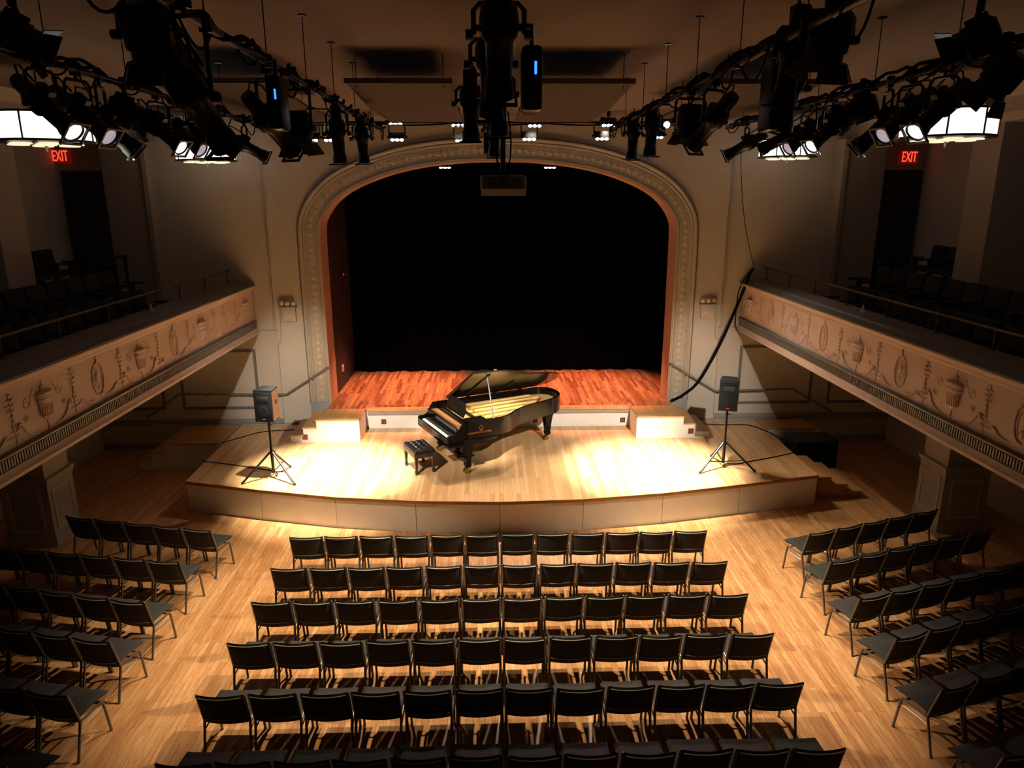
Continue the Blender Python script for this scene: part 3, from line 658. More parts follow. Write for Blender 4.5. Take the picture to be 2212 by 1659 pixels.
# ------------------------------------------------------------------ chairs
def chair():
    t = thing('padded_chair', 'x', 'chair')
    W = .232
    def pad(nx, ny, w_, d, th, fn):
        """closed cushion: top and bottom grid with rounded edge"""
        mb = MB()
        def shell(sgn):
            def f(u, v):
                a, b = 2*u-1, 2*v-1
                e = max(abs(a)**6, abs(b)**6); h = th*.5*math.sqrt(max(0, 1-min(1, e)))
                return fn(a*w_, b*d, sgn*h)
            return f
        mb.grid(nx, ny, shell(1)); mb.grid(nx, ny, shell(-1)); bmesh.ops.remove_doubles(mb.bm, verts=mb.bm.verts, dist=.0005)
        return mb
    pad(14, 12, .226, .225, .075, lambda x, y, h: Vector((x, .075+y, .455+h+.015*math.cos(y*9)-.012*(1-(x/.226)**2)))).build('seat', 'seatfab', t)
    tilt = math.atan2(.10, .40)
    def bk(x, v, h):      # v along the height, h thickness (positive to the back)
        z = .60+v; yy = -.17-(v)*.27-.035*(1-(x/.226)**2)*(1 if True else 0)
        return Vector((x, yy-h, z+.0))
    bo = pad(14, 12, .226, .205, .05, bk).build('backrest', 'fabric', t)
    for vv in (-.115, .185):
        MB().tube([bk(.215*(2*i/14-1), vv, .0270) for i in range(15)], .0065, 5).build('piping', 'piping', bo)
    for s in (-1, 1):
        MB().tube([(s*W, -.235, 0), (s*W, -.155, .30), (s*W, -.125, .42)], .0145, 8).lathe([(.016, 0), (.016, .02), (.0125, .025)], 8, Matrix.Translation((s*W, -.233, 0))).build('leg', 'frame', t)
        MB().tube([(s*W, .235, 0), (s*W, .20, .30), (s*W, .185, .385), (s*W, .165, .41)], .0145, 8).lathe([(.016, 0), (.016, .02), (.0125, .025)], 8, Matrix.Translation((s*W, .233, 0))).build('leg', 'frame', t)
        MB().tube([(s*W, -.125, .41), (s*W, .03, .412), (s*W, .17, .41)], .012, 8).tube([(s*W, -.15, .325), (s*W, .198, .325)], .008, 6).build('side_rail', 'frame', t)
        MB().tube([(s*W, -.125, .42), (s*W, -.15, .52), (s*W, -.225, .795)], .0135, 8).ball((s*W, -.226, .797), .012, n=6).build('back_frame', 'frame', t)
    MB().tube([(-W, .15, .405), (W, .15, .405)], .010, 6).tube([(-W, -.11, .40), (W, -.11, .40)], .010, 6).build('cross_bar', 'frame', t)
    return t
ch = chair(); cht = tree_of(ch); used = [False]
def place(x, y, rz, lab, g):
    if not used[0]:
        used[0] = True; ch.location = (x, y, 0); ch.rotation_euler = (0, 0, rz); ch['label'] = lab; ch['group'] = g
    else: dup(ch, (x, y, 0), rz, lab, g, cht)
RN = ['front', 'second', 'third', 'fourth', 'fifth', 'sixth']
for r, yt in enumerate((9.45, 8.56, 7.75, 6.93, 6.09, 5.22)):
    for k in range(12):
        x = -3.13+.231+k*(6.09-.462)/11
        j = rnd.uniform(-1, 1)
        place(x+j*.006, yt+.225+rnd.uniform(-.012, .012), R(j*1.2), f'black padded chair, {RN[r]} row of the centre block, {ORD[k]} from its left', 'chairs in the centre block')
# left and right blocks: (inner end back-corner x, y), direction, count
LEFT = [((-4.36, 9.70), 5, 13.2), ((-4.44, 8.77), 7, 10.5), ((-4.44, 7.78), 7, 13), ((-4.46, 7.00), 7, 13), ((-4.43, 6.12), 6, 13), ((-4.42, 5.22), 5, 13)]
for r, ((x0, y0), n, ang) in enumerate(LEFT):
    d = Vector((-math.cos(R(ang)), math.sin(R(ang)), 0)); f = Vector((math.sin(R(ang)), math.cos(R(ang)), 0))
    for k in range(n):
        p = Vector((x0, y0, 0))+d*(.231+.508*k)+f*.225
        if p.x-.3 < -8.95: continue
        place(p.x, p.y, -R(ang)+R(rnd.uniform(-1.5, 1.5)), f'black padded chair, {RN[r]} row of the left block, {ORD[k]} from the aisle', 'chairs in the left block')
RIGHT = [((4.43, 9.30), 5, 18), ((4.36, 8.47), 6, 17.8), ((4.29, 7.58), 7, 16), ((4.29, 6.77), 7, 18), ((4.28, 5.93), 7, 17), ((4.30, 5.05), 5, 17)]
for r, ((x0, y0), n, ang) in enumerate(RIGHT):
    d = Vector((math.cos(R(ang)), math.sin(R(ang)), 0)); f = Vector((-math.sin(R(ang)), math.cos(R(ang)), 0))
    for k in range(n):
        p = Vector((x0, y0, 0))+d*(.231+.508*k)+f*.225
        place(p.x, p.y, R(ang)+R(rnd.uniform(-1.5, 1.5)), f'black padded chair, {RN[r]} row of the right block, {ORD[k]} from the aisle', 'chairs in the right block')

# ------------------------------------------------------------------ grand piano
def piano():
    t = thing('grand_piano', 'black concert grand piano with raised lid on the stage', 'piano', (-1.32, 12.77, ZS), R(26))
    K = 1.055
    curve = catmull([(1.0, -.78, 0), (1.15, -.755, 0), (1.30, -.66, 0), (1.45, -.53, 0), (1.65, -.41, 0), (1.9, -.315, 0), (2.2, -.235, 0), (2.45, -.15, 0), (2.64, -.02, 0), (2.75, .16, 0), (2.79, .36, 0), (2.77, .56, 0), (2.69, .70, 0), (2.56, .77, 0), (2.40, .78, 0)], 4)
    out = [(.34, -.78)]+[(v.x, v.y) for v in curve]+[(.34, .78)]
    out = [(u*K if u > .5 else u, v) for u, v in out]
    inn_ = offs(out, .05)
    MB().strip(out, inn_, .70, 1.02, XYf).build('rim', 'lacquer', t, smooth=35)
    MB().prism([(u, v) for u, v in offs(out, .04)], .70, .74, XYf).build('bottom_board', 'lacquer', t, smooth=0)
    MB().prism(offs(out, .045), .86, .875, XYf).build('soundboard', 'sound', t, smooth=0)
    # iron plate with bars
    pl = [(.62, -.68), (.98, -.68), (1.25, -.50), (1.5, -.34), (1.9, -.2), (2.3, -.08), (2.55, .10), (2.66, .34), (2.60, .58), (2.40, .68), (.62, .68)]
    pm = MB(); pin = [(.80, -.60), (1.0, -.60), (1.22, -.42), (1.5, -.24), (1.9, -.10), (2.25, .03), (2.44, .20), (2.50, .36), (2.44, .52), (2.3, .60), (.80, .60)]
    pm.strip(pl+[pl[0]], pin+[pin[0]], .895, .915, XYf)
    for (u0, v0, u1, v1) in ((.78, -.36, 1.35, -.30), (.78, -.12, 1.9, -.06), (.78, .12, 2.3, .12), (.78, .34, 2.5, .36), (.78, .50, 2.4, .56)):
        a = math.atan2(v1-v0, u1-u0); pm.box(0, math.hypot(u1-u0, v1-v0), -.013, .013, .90, .945, X=Matrix.Translation((u0, v0, 0)) @ Matrix.Rotation(a, 4, 'Z'))
    plate = pm.build('iron_plate', 'gold', t, smooth=30)
    st = MB()
    for k in range(46):
        v = -.58+k*.0258; L = 1.0+1.45*min(1, (v+.62)/.95)
        st.tube([(.66, v, .925), (min(L, 2.42), v+.05*(v+.6), .92)], .0016, 3, cap=False)
    st.build('strings', 'brass', t)
    fl = MB()
    for (u0, v0, u1, v1) in ((2.30, .02, 2.52, .30), (1.25, -.46, 1.9, -.17)):
        a = math.atan2(v1-v0, u1-u0); fl.box(0, math.hypot(u1-u0, v1-v0), -.02, .02, .915, .925, X=Matrix.Translation((u0, v0, 0)) @ Matrix.Rotation(a, 4, 'Z'))
    fl.build('felt_strip', 'felt', t, smooth=0)
    MB().box(.40, .64, -.73, .73, .86, .93).build('pin_block', 'gold', t, smooth=0)
    # damper line
    dm = MB()
    for k in range(60): v = -.55+k*.0195; dm.box(.70, .74, v, v+.010, .93, .965)
    dm.build('dampers', 'ebony', t, smooth=0)
    # key bed, cheeks, slip
    MB().box(.0, .98, -.78, .78, .58, .70, bev=.01).build('key_bed', 'lacquer', t)
    pr = [(.0, .60), (.0, .755), (.02, .775), (.13, .78), (.19, .81), (.235, .87), (.26, .94), (.30, .985), (.31, 1.02), (.40, 1.02), (.40, .60)]
    for s in (-1, 1):
        MB().prism(pr, min(s*.72, s*.78), max(s*.72, s*.78), lambda u, v, w_: Vector((u, w_, v))).build('cheek', 'lacquer', t, smooth=35)
        MB().box(.04, .19, min(s*.63, s*.72), max(s*.63, s*.72), .70, .765, bev=.006).build('key_block', 'lacquer', t)
    MB().box(.0, .035, -.72, .72, .68, .742, bev=.004).build('key_slip', 'lacquer', t)
    wk = MB(); bk = MB(); n = 52; w_ = 1.26/n
    for k in range(n):
        wk.box(.038, .188, -.63+k*w_+.0006, -.63+(k+1)*w_-.0006, .70, .752)
        if k < n-1 and (k % 7) in (0, 2, 3, 5, 6): bk.box(.088, .188, -.63+(k+1)*w_-.0055, -.63+(k+1)*w_+.0055, .75, .764)
    wk.build('white_keys', 'ivory', t, smooth=0); bk.build('black_keys', 'ebony', t, smooth=0)
    MB().box(.19, .215, -.72, .72, .70, .92, X=Matrix.Translation((0, 0, 0)) @ Matrix.Shear('XY', 4, (0, 0))).build('fallboard', 'lacquer', t)
    MB().box(.215, .222, -.60, .60, .915, .925).build('fallboard_edge', 'oldbrass', t)
    MB().box(.225, .40, -.70, .70, .84, .90).build('action_rail', 'hammer', t, smooth=0)
    hm = MB()
    for k in range(88): v = -.62+k*.0141; hm.box(.26, .36, v, v+.008, .90, .925)
    hm.build('hammers', 'hammer', t, smooth=0)
    MB().box(.39, .43, -.72, .72, .86, 1.0, bev=.004).build('desk_rail', 'lacquer', t)
    # music desk
    q = MB(); D = [(-.40, 0), (.40, 0), (.44, .12), (.34, .24), (.22, .265), (-.22, .265), (-.34, .24), (-.44, .12)]
    Xd = Matrix.Translation((.46, 0, 1.0)) @ Matrix.Rotation(R(18), 4, 'Y')
    q.prism(D, 0, .018, lambda u, v, z: Xd @ Vector((z, u, v)))
    desk = q.build('music_desk', 'lacquer', t, smooth=20)
    MB().box(-.02, .01, -.42, .42, -.005, .02, X=Xd).build('desk_lip', 'lacquer', desk, smooth=0)
    # shelf flanks beside the desk
    for s in (-1, 1): MB().box(.40, .80, min(s*.48, s*.73), max(s*.48, s*.73), .99, 1.01, bev=.004).build('side_shelf', 'lacquer', t)
    # lid on the far hinge, front flap folded back over it
    th = R(LID); hz, hv = 1.03, .79
    def L3(u, d, h): return Vector((u, hv-d*math.cos(th)+h*math.sin(th), hz+d*math.sin(th)+h*math.cos(th)))
    lidpts = [(u, .79-v) for u, v in out if u > .62]
    lp = [(.62, 1.575)]+[(u+.012, d) for u, d in lidpts]; lp[-1] = (2.40*K, 0.0); lp = [p for p in lp if p[1] >= -.01]+[(.62, 0)]
    lid = MB().prism(lp, 0, .026, lambda u, d, h: L3(u, d, h)).build('lid', 'lidin', t, smooth=30)
    for u in (.95, 1.75): MB().tube([L3(u, .06, -.012), L3(u+.06, .75 if u > 1.2 else 1.45, -.012)], .012, 5).build('lid_batten', 'ebony', lid)
    MB().prism([(.62, .01), (1.02, .01), (1.02, 1.55), (.98, 1.575), (.62, 1.575)], .030, .052, lambda u, d, h: L3(u, d, h)).build('front_flap', 'lacquer', t, smooth=30)
    # prop stick
    a = Vector((.93, -.745, 1.0)); b = L3(.98, 1.36, 0)
    MB().tube([a, a.lerp(b, .12), a.lerp(b, .9), b], [.024, .015, .013, .013], 6).build('prop_stick', 'propgrey', t)
    for u in (1.1, 1.7, 2.3): MB().tube([(u-.05, .80, 1.02), (u+.05, .80, 1.02)], .010, 6).build('hinge', 'brass', t)
    # legs
    for (u, v) in ((.42, -.67), (.42, .67), (2.66, .24)):
        l = MB(); f = lambda u0, v0, z: Vector((u+u0, v+v0, z))
        def sq(z, h): return [l.bm.verts.new(Vector((u+a*h, v+b*h, z))) for a, b in ((-1, -1), (1, -1), (1, 1), (-1, 1))]
        ring = [sq(z, h) for z, h in ((.70, .13), (.62, .11), (.56, .088), (.50, .078), (.20, .045), (.195, .055), (.15, .055), (.145, .048), (.12, .045))]
        for A, B in zip(ring, ring[1:]):
            for k in range(4): l.bm.faces.new((A[k], A[(k+1) % 4], B[(k+1) % 4], B[k]))
        l.bm.faces.new(ring[0]); l.bm.faces.new(ring[-1])
        lo = l.build('leg', 'lacquer', t, smooth=25)
        c = MB(); Xc = Matrix.Translation((u-.03, v, .055)) @ Matrix.Rotation(R(90), 4, 'X')
        for h in (-.028, .028): c.lathe([(.0, h-.009), (.05, h-.009), (.055, h), (.05, h+.009), (0, h+.009)], 16, Xc)
        c.tube([(u-.03, v, .055), (u, v, .12)], .022, 8); c.tube([(u-.03, v-.04, .055), (u-.03, v+.04, .055)], .012, 8)
        c.build('caster', 'brass', lo)
    # lyre and pedals
    ly = MB().box(.46, .58, -.13, .13, .10, .17, bev=.01)
    for h in (-.075, .075): ly.tube([(.52, h, .17), (.52, h*1.1, .40), (.52, h*1.3, .62)], .026, 8)
    ly.box(.49, .55, -.03, .03, .17, .62)
    lyo = ly.build('pedal_lyre', 'lacquer', t)
    MB().tube([(.58, -.08, .15), (.85, -.10, .62)], .008, 6).tube([(.58, .08, .15), (.85, .10, .62)], .008, 6).build('brace', 'ebony', lyo)
    for h in (-.075, 0, .075): MB().box(.33, .48, h-.018, h+.018, .085, .10, bev=.005).build('pedal', 'brass', lyo)
    # emblem and maker's name on the near side
    Xt = Matrix.Translation((.62, -.783, .80)) @ Matrix.Rotation(R(90), 4, 'X')
    text_mesh('lettering', 'STEINWAY & SONS', .056, 'brass', t, .002, Xt, sx=1.0)
    e = MB(); ec = Vector((.66, -.783, .885))
    e.tube([ec+Vector((.040*math.cos(R(a)), 0, .034*math.sin(R(a))-.004)) for a in range(150, 391, 20)], .006, 6)
    for h in (-.012, 0, .012): e.tube([ec+Vector((h, 0, -.03)), ec+Vector((h, 0, .034))], .0035, 5)
    e.tube([ec+Vector((-.036, 0, .018)), ec+Vector((-.018, 0, .044)), ec+Vector((.018, 0, .044)), ec+Vector((.036, 0, .018))], .006, 6)
    e.tube([ec+Vector((-.028, 0, -.052)), ec+Vector((.028, 0, -.052))], .006, 6)
    e.build('emblem', 'brass', t)
LID = 31
piano()
# bench
t = thing('piano_bench', 'tufted black leather bench in front of the piano keys', 'bench', (-1.56, 12.60, ZS), R(26))
a, b = .205, .315
cm = MB()
def cushion(u, v):
    x, y = (2*u-1), (2*v-1); e = max(abs(x)**8, abs(y)**8)
    tuft = 0
    for i in range(-1, 2):
        for j in range(-2, 3):
            if (i+j) % 2 == 0 or True:
                dx = (x-i*.52)/.15; dy = (y-j*.40)/.11; tuft += .045*math.exp(-(dx*dx+dy*dy))
    return Vector((x*a, y*b, .405+.095*math.sqrt(max(0, 1-e))-tuft))
cm.grid(40, 56, cushion); g = cm.box(-a+.002, a-.002, -b+.002, b-.002, .40, .43)
cm.build('cushion', 'leather', t, smooth=60)
MB().box(-a-.004, a+.004, -b-.004, b+.004, .33, .405, bev=.006).build('apron', 'benchwood', t)
for s in (-1, 1):
    MB().lathe([(.028, 0), (.03, .012), (.022, .03)], 14, Matrix.Translation((0, s*(b+.004), .37)) @ Matrix.Rotation(R(-90*s), 4, 'X')).build('height_knob', 'benchwood', t)
    for q in (-1, 1):
        l = MB(); cx_, cy_ = q*(a-.035), s*(b-.035)
        ring = [[l.bm.verts.new(Vector((cx_+i*h, cy_+j*h, z))) for i, j in ((-1, -1), (1, -1), (1, 1), (-1, 1))] for z, h in ((.34, .032), (.30, .030), (.09, .017), (.085, .024), (.04, .027), (0, .016))]
        for A, B in zip(ring, ring[1:]):
            for k in range(4): l.bm.faces.new((A[k], A[(k+1) % 4], B[(k+1) % 4], B[k]))
        l.bm.faces.new(ring[0]); l.bm.faces.new(ring[-1]); l.build('leg', 'benchwood', t, smooth=25)

# ------------------------------------------------------------------ speakers on tripods
def speaker(c, feet, hub, z0, z1, rz, nm, side):
    cx_, cy_ = c
    t = thing('speaker_stand', f'black tripod speaker stand at the {nm} of the stage', 'stand', (cx_, cy_, ZS))
    MB().tube([(0, 0, .10), (0, 0, .62)], .030, 10).build('lower_pole', 'steel', t)
    MB().tube([(0, 0, .60), (0, 0, z0-ZS+.04)], .023, 10).build('upper_pole', 'steel', t)
    MB().lathe([(.034, .46), (.036, .50), (.034, .54)], 12).tube([(.02, 0, .50), (.07, -.01, .52)], .009, 6).build('collar', 'steel', t)
    MB().tube([(.015, 0, z0-ZS-.10), (.06, -.02, z0-ZS-.10)], .009, 6).lathe([(.026, z0-ZS-.12), (.026, z0-ZS-.08)], 10).build('clamp_knob', 'steel', t)
    for fx_, fy_ in feet:
        v = Vector((fx_-cx_, fy_-cy_, .02)); top = Vector((v.x*.06, v.y*.06, .50))
        l = MB().tube([top, v], .019, 8).build('leg', 'steel', t)
        MB().ball((v.x, v.y, .024), .026, n=8).build('rubber_foot', 'black', l)
        mid_ = top.lerp(v, .62)
        MB().tube([Vector((0, 0, .12)), mid_], .011, 6).build('brace', 'steel', t)
    MB().lathe([(.032, .10), (.032, .15)], 10).build('hub', 'steel', t)
    k = thing('loudspeaker', f'black loudspeaker on the tripod stand at the {nm} of the stage', 'speaker', (cx_, cy_, z0), rz)
    h = z1-z0; tr = [(-.17, -.15), (.17, -.15), (.13, .17), (-.13, .17)]
    MB().prism(tr, .0, h, XYf).build('cabinet', 'spk', k, smooth=20)
    MB().prism([(-.173, -.152), (.173, -.152), (.133, .172), (-.133, .172)], h-.001, h+.012, XYf).build('top_cap', 'spk', k, smooth=20)
    MB().box(-.158, .158, -.166, -.148, .03, h-.03, bev=.006).build('grille', 'grille', k)
    MB().box(-.10, .10, -.172, -.160, h-.19, h-.10, bev=.005).build('horn', 'black', k)
    Xw = Matrix.Translation((0, -.167, .19)) @ Matrix.Rotation(R(90), 4, 'X')
    MB().lathe([(0, .0), (.05, .004), (.11, .002), (.12, -.003), (0, -.004)], 24, Xw).build('woofer', 'grille', k)
    MB().box(-.03, .03, -.170, -.164, .05, .062).build('badge', 'felt', k)
    if side:
        MB().prism([(.1705, -.145), (.174, -.145), (.136, .165), (.1325, .165)], .02, h-.02, XYf).build('side_panel', 'brownside', k, smooth=0)  # thin reddish brown sheet on one side of the cabinet
        MB().prism([(.160, -.02), (.164, -.02), (.152, .08), (.148, .08)], h*.55, h*.66, XYf).build('side_grip', 'black', k, smooth=0)
speaker((-4.19, 12.24), ((-4.67, 11.96), (-3.72, 11.88), (-4.03, 12.74)), 0, 1.70, 2.27, R(-9), 'left', True)
speaker((4.17, 12.46), ((3.66, 12.18), (4.69, 12.21), (4.12, 13.02)), 0, 1.74, 2.31, R(-17), 'right', False)

# cables lying on the stage and hanging
def cable(name, pts, r, lab, n=6): return tag(MB().tube(catmull(pts, n), r, 6).build(name, 'cable'), lab, 'cable')
z = ZS+.009
cable('cable', [(-5.83, 13.12, z), (-5.3, 12.95, z), (-4.75, 12.74, z), (-4.45, 12.62, z), (-4.23, 12.50, z), (-4.16, 12.30, z), (-4.16, 12.22, z+.06)], .009, 'thin black cable from the left speaker stand to the stage edge')
cable('cable', [(-5.84, 14.15, z), (-5.55, 14.5, z), (-5.2, 14.85, z), (-4.6, 14.98, z), (-4.46, 15.1, z), (-4.44, 15.33, z+.06)], .010, 'black cable curving along the left stage wall')
cable('cable', [(5.87, 13.2, z), (5.4, 12.98, z), (4.9, 12.78, z), (4.5, 12.62, z), (4.30, 12.62, z), (4.21, 12.52, z), (4.19, 12.45, z+.06)], .010, 'thin black cable from the right speaker stand to the stage edge')
cable('cable', [(4.46, 15.32, z+.06), (4.50, 15.12, z), (4.9, 14.98, z), (5.5, 14.96, z), (5.75, 14.6, z), (5.92, 14.0, z), (5.87, 13.55, z)], .012, 'black cable looping past the right stage wall to the black box')
cable('cable_snake', [(5.42, 15.1, 4.05), (5.36, 15.12, 3.95), (5.20, 15.15, 3.42), (4.84, 15.15, 2.42), (4.43, 15.15, 1.58), (4.12, 15.16, 1.27), (3.95, 15.18, 1.16), (3.84, 15.2, 1.10)], .030, 'thick black cable bundle sweeping down right of the arch')
cable('cable', [(5.36, 15.15, 4.0), (5.2, 15.26, 3.6), (5.18, 15.30, 3.1), (5.22, 15.32, 2.72), (5.35, 15.34, 2.66)], .011, 'thin black cable hanging beside the right balcony end')
cable('cable', [(4.98, 15.2, 6.55), (5.02, 15.2, 6.0), (5.14, 15.2, 5.2), (5.30, 15.15, 4.5), (5.42, 15.1, 4.1)], .007, 'thin dark wire dropping from the right lighting pipe to the balcony')

# ------------------------------------------------------------------ ceiling panels
for i, (x0, x1, lab) in enumerate(((-3.95, -2.6, 'far left'), (-1.78, -.60, 'left of centre'), (.24, 1.46, 'right of centre'), (2.45, 3.62, 'far right'))):
    for j, (ya, yb, za, zb) in enumerate(((8.55, 10.45, 6.80, 6.70), (10.55, 12.2, 6.72, 6.72))):
        t = thing('acoustic_panel', f'brown hanging ceiling panel {lab}, ' + ('row nearer the audience' if j == 0 else 'row nearer the stage'), 'panel', group='ceiling panels')
        A = math.atan2(zb-za, yb-ya); Xp = Matrix.Translation((0, ya, za)) @ Matrix.Rotation(A, 4, 'X')
        MB().box(x0, x1, 0, math.hypot(yb-ya, zb-za), 0, .03, X=Xp).build('board', 'panel', t, smooth=0)
        MB().box(x0-.01, x1+.01, -.015, .0, -.01, .045, X=Xp).build('lit_edge_strip', 'oldbrass', t, smooth=0)  # brass tone stands in for light on the near edge
        for x in (x0+.1, x1-.1):
            for y in (ya+.15, yb-.15): MB().tube([(x, y, 6.76), (x, y, ZC)], .005, 5).build('hanger', 'steel', t)

# ------------------------------------------------------------------ lighting pipes
ZP = 6.55
def wrap_cable(x, y0, y1, seed, r=.017, amp=.035):
    q = random.Random(seed); pts = []; y = y0; ph = q.uniform(0, 6)
    while y < y1:
        pts.append((x+amp*math.cos(ph), y, ZP+.01+amp*math.sin(ph)+(.03*q.random()))); y += q.uniform(.07, .16); ph += q.uniform(.3, 1.1)
    return MB().tube(pts, r, 6)
def pipe(x0, x1, y0, y1, lab, seed):
    t = thing('lighting_pipe', lab, 'pipe', group='lighting pipes')
    MB().tube([(x0, y0, ZP), (x1, y1, ZP)], .027, 10).build('tube', 'steel', t)
    for k in range(3): wrap_cable((x0+x1)/2, max(y0, 3.0), y1, seed*10+k, .015, .032+.008*k).build('cable', 'cable', t)
    q = random.Random(seed); y = max(y0, 3.2)
    while y < y1-.3:      # slack loops hanging below
        L = q.uniform(.25, .55); d = q.uniform(.05, .16); xo_ = (x0+x1)/2+q.uniform(-.03, .03)
        MB().tube(bez((xo_, y, ZP-.02), (xo_+q.uniform(-.05, .05), y+L/2, ZP-.02-2*d), (xo_, y+L, ZP-.02), 8), .008, 5).build('cable_loop', 'cable', t)
        y += q.uniform(.6, 1.1)
    y = max(y0, 3.4)
    while y < y1:
        MB().tube([(x0, y, ZP), (x0, y, ZC)], .0045, 5).lathe([(.04, ZC-.012), (.04, ZC)], 10, Matrix.Translation((x0, y, 0))).build('hanger_rod', 'steel', t)
        MB().box(x0-.035, x0+.035, y-.02, y+.02, ZP-.04, ZP+.05, bev=.006).build('clamp', 'steel', t); y += 1.18
    return t
PX = {'ol': -3.42, 'il': -1.82, 'c': -.12, 'ir': 1.72, 'or': 3.38}
pipe(-3.42, -3.42, 2.5, 11.2, 'outer left lighting pipe under the ceiling', 1)
pipe(-1.82, -1.82, 2.5, 11.6, 'inner left lighting pipe under the ceiling', 2)
pipe(-.12, -.12, 2.5, 12.2, 'centre lighting pipe above the projector', 3)
pipe(1.72, 1.72, 2.5, 11.6, 'inner right lighting pipe under the ceiling', 4)
pipe(3.38, 3.38, 2.5, 11.2, 'outer right lighting pipe under the ceiling', 5)
t = thing('lighting_batten', 'crosswise batten with sagging cable in front of the arch top', 'pipe')
MB().tube([(-4.2, 14.55, 6.93), (4.2, 14.55, 6.93)], .024, 10).build('tube', 'steel', t)
MB().tube([(-4.1+8.2*k/60, 14.5, 6.92-.045*abs(math.sin(k*math.pi/60*5))) for k in range(61)], .014, 6).build('cable', 'cable', t)
for x in (-4, -2.5, -1.2, .1, 1.3, 2.6, 4): MB().tube([(x, 14.55, 6.93), (x, 14.55, ZC)], .006, 5).build('hanger_rod', 'steel', t)

# fixtures -------------------------------------------------------
def aimq(d): return Vector(d).normalized().to_track_quat('-Z', 'Y').to_euler()
def body_profile(): return [(0, .30), (.05, .295), (.062, .26), (.062, .16), (.088, .13), (.098, .06), (.095, .0), (.070, -.03), (.066, -.20), (.078, -.235), (.082, -.30), (.072, -.30), (.060, -.275), (0, -.27)]
_mesh = {}; SPOTS = []
def part_copy(key, name, builder, m, parent, loc=None, rot=None):
    if key not in _mesh:
        o = builder().build(name, m, parent); _mesh[key] = o.data
    else:
        o = bpy.data.objects.new(name, _mesh[key]); C.objects.link(o); o.parent = parent
    if loc is not None: o.location = loc
    if rot is not None: o.rotation_euler = rot
    return o
def yoke_mb(h, w_):
    def f():
        b = MB(); b.tube([(-w_, 0, 0), (-w_, 0, h-.03), (-w_+.03, 0, h), (w_-.03, 0, h), (w_, 0, h-.03), (w_, 0, 0)], .013, 6)
        b.tube([(0, 0, h), (0, 0, h+.05)], .014, 6); b.box(-.035, .035, -.025, .025, h+.03, h+.13, bev=.006)
        for s in (-1, 1): b.lathe([(.026, -.02), (.026, .02)], 8, Matrix.Translation((s*(w_+.02), 0, 0)) @ Matrix.Rotation(R(90), 4, 'Y'))
        return b
    return f
def ellipsoidal(loc, d, lab, lens='lensoff', h=.20, group='profile spotlights', tagc=False, sc_=1.):
    """profile spotlight; loc is the pivot of its yoke, d where it points"""
    t = thing('profile_spotlight', lab, 'spotlight', loc, 0 if abs(d[0]) < .01 else math.atan2(d[1], d[0])-math.pi/2, group); SPOTS.append(t)
    rot = Matrix.Rotation(-t.rotation_euler.z, 3, 'Z') @ Vector(d); e = aimq(rot)
    part_copy('ybig%.2f' % h, 'yoke', yoke_mb(h, .125), 'steel', t)
    bo = part_copy('ebody', 'body', lambda: MB().lathe(body_profile(), 20), 'steel', t, rot=e)
    part_copy('elens_'+lens, 'lens', lambda: MB().lathe([(0, -.296), (.066, -.292), (.070, -.284), (0, -.28)], 20), lens, bo)
    def gf():
        b = MB()
        for (x0, x1, y0, y1) in ((-.095, .095, -.095, -.08), (-.095, .095, .08, .095), (-.095, -.08, -.08, .08), (.08, .095, -.08, .08)): b.box(x0, x1, y0, y1, -.32, -.305)
        return b
    part_copy('egel', 'gel_frame', gf, 'steel', bo)
    def kn():
        b = MB()
        for s in (-1, 1): b.tube([(s*.09, 0, .03), (s*.135, 0, .03)], .016, 8)
        b.box(-.03, .03, .085, .125, -.02, .10); b.tube([(0, .03, .29), (.02, .09, .33), (.05, .13, .26), (.06, .12, .10)], .008, 5)
        return b
    part_copy('eknob', 'knob', kn, 'steel', bo)
    return t
def fresnel(loc, d, lab, lens='lensoff', h=.17, group='fresnel spotlights'):
    t = thing('fresnel_spotlight', lab, 'spotlight', loc, math.atan2(d[1], d[0])-math.pi/2, group)
    rot = Matrix.Rotation(-t.rotation_euler.z, 3, 'Z') @ Vector(d); e = aimq(rot)
    part_copy('yf%.2f' % h, 'yoke', yoke_mb(h, .155), 'steel', t)
    bo = part_copy('fbody', 'body', lambda: MB().lathe([(0, .16), (.09, .155), (.12, .12), (.125, -.06), (.11, -.07), (.115, -.12), (.09, -.12), (.085, -.10), (0, -.09)], 18).box(-.06, .06, .10, .15, -.03, .12, bev=.006), 'steel', t, rot=e)
    part_copy('flens_'+lens, 'lens', lambda: MB().lathe([(0, -.115), (.05, -.11), (.088, -.102), (0, -.098)], 18), lens, bo)
    def bd():
        b = MB()
        for k in range(4):
            X0 = Matrix.Rotation(R(90*k), 4, 'Z') @ Matrix.Translation((.115, 0, -.12)) @ Matrix.Rotation(R(-28), 4, 'Y')
            b.prism([(-.085, 0), (.085, 0), (.11, -.11), (-.11, -.11)], -.003, .003, lambda u, v, w_, X0=X0: X0 @ Vector((w_, u, v)))
        return b
    part_copy('fdoor', 'barn_door', bd, 'steel', bo)
    return t
def led_bar(loc, lab, lens='ledwhite', tilt=25, half=False, h=.12):
    t = thing('led_bar', lab, 'spotlight', loc, 0, 'led bars over the stage edge')
    part_copy('yl%.2f' % h, 'yoke', yoke_mb(h, .155), 'steel', t)
    bo = part_copy('lbody', 'body', lambda: MB().box(-.14, .14, -.05, .05, -.06, .08, bev=.008), 'steel', t, rot=(R(-tilt), 0, 0))
    for k in (-1, 0, 1):
        if half and k == 1: continue
        part_copy('llens_'+lens, 'lens', lambda: MB().ball((0, -.01, -.062), .040, n=12, sc=(1, 1, .55)), lens, bo, loc=(k*.088, 0, 0))
def at_pipe(px, py, x): return at(px, py, x=x)
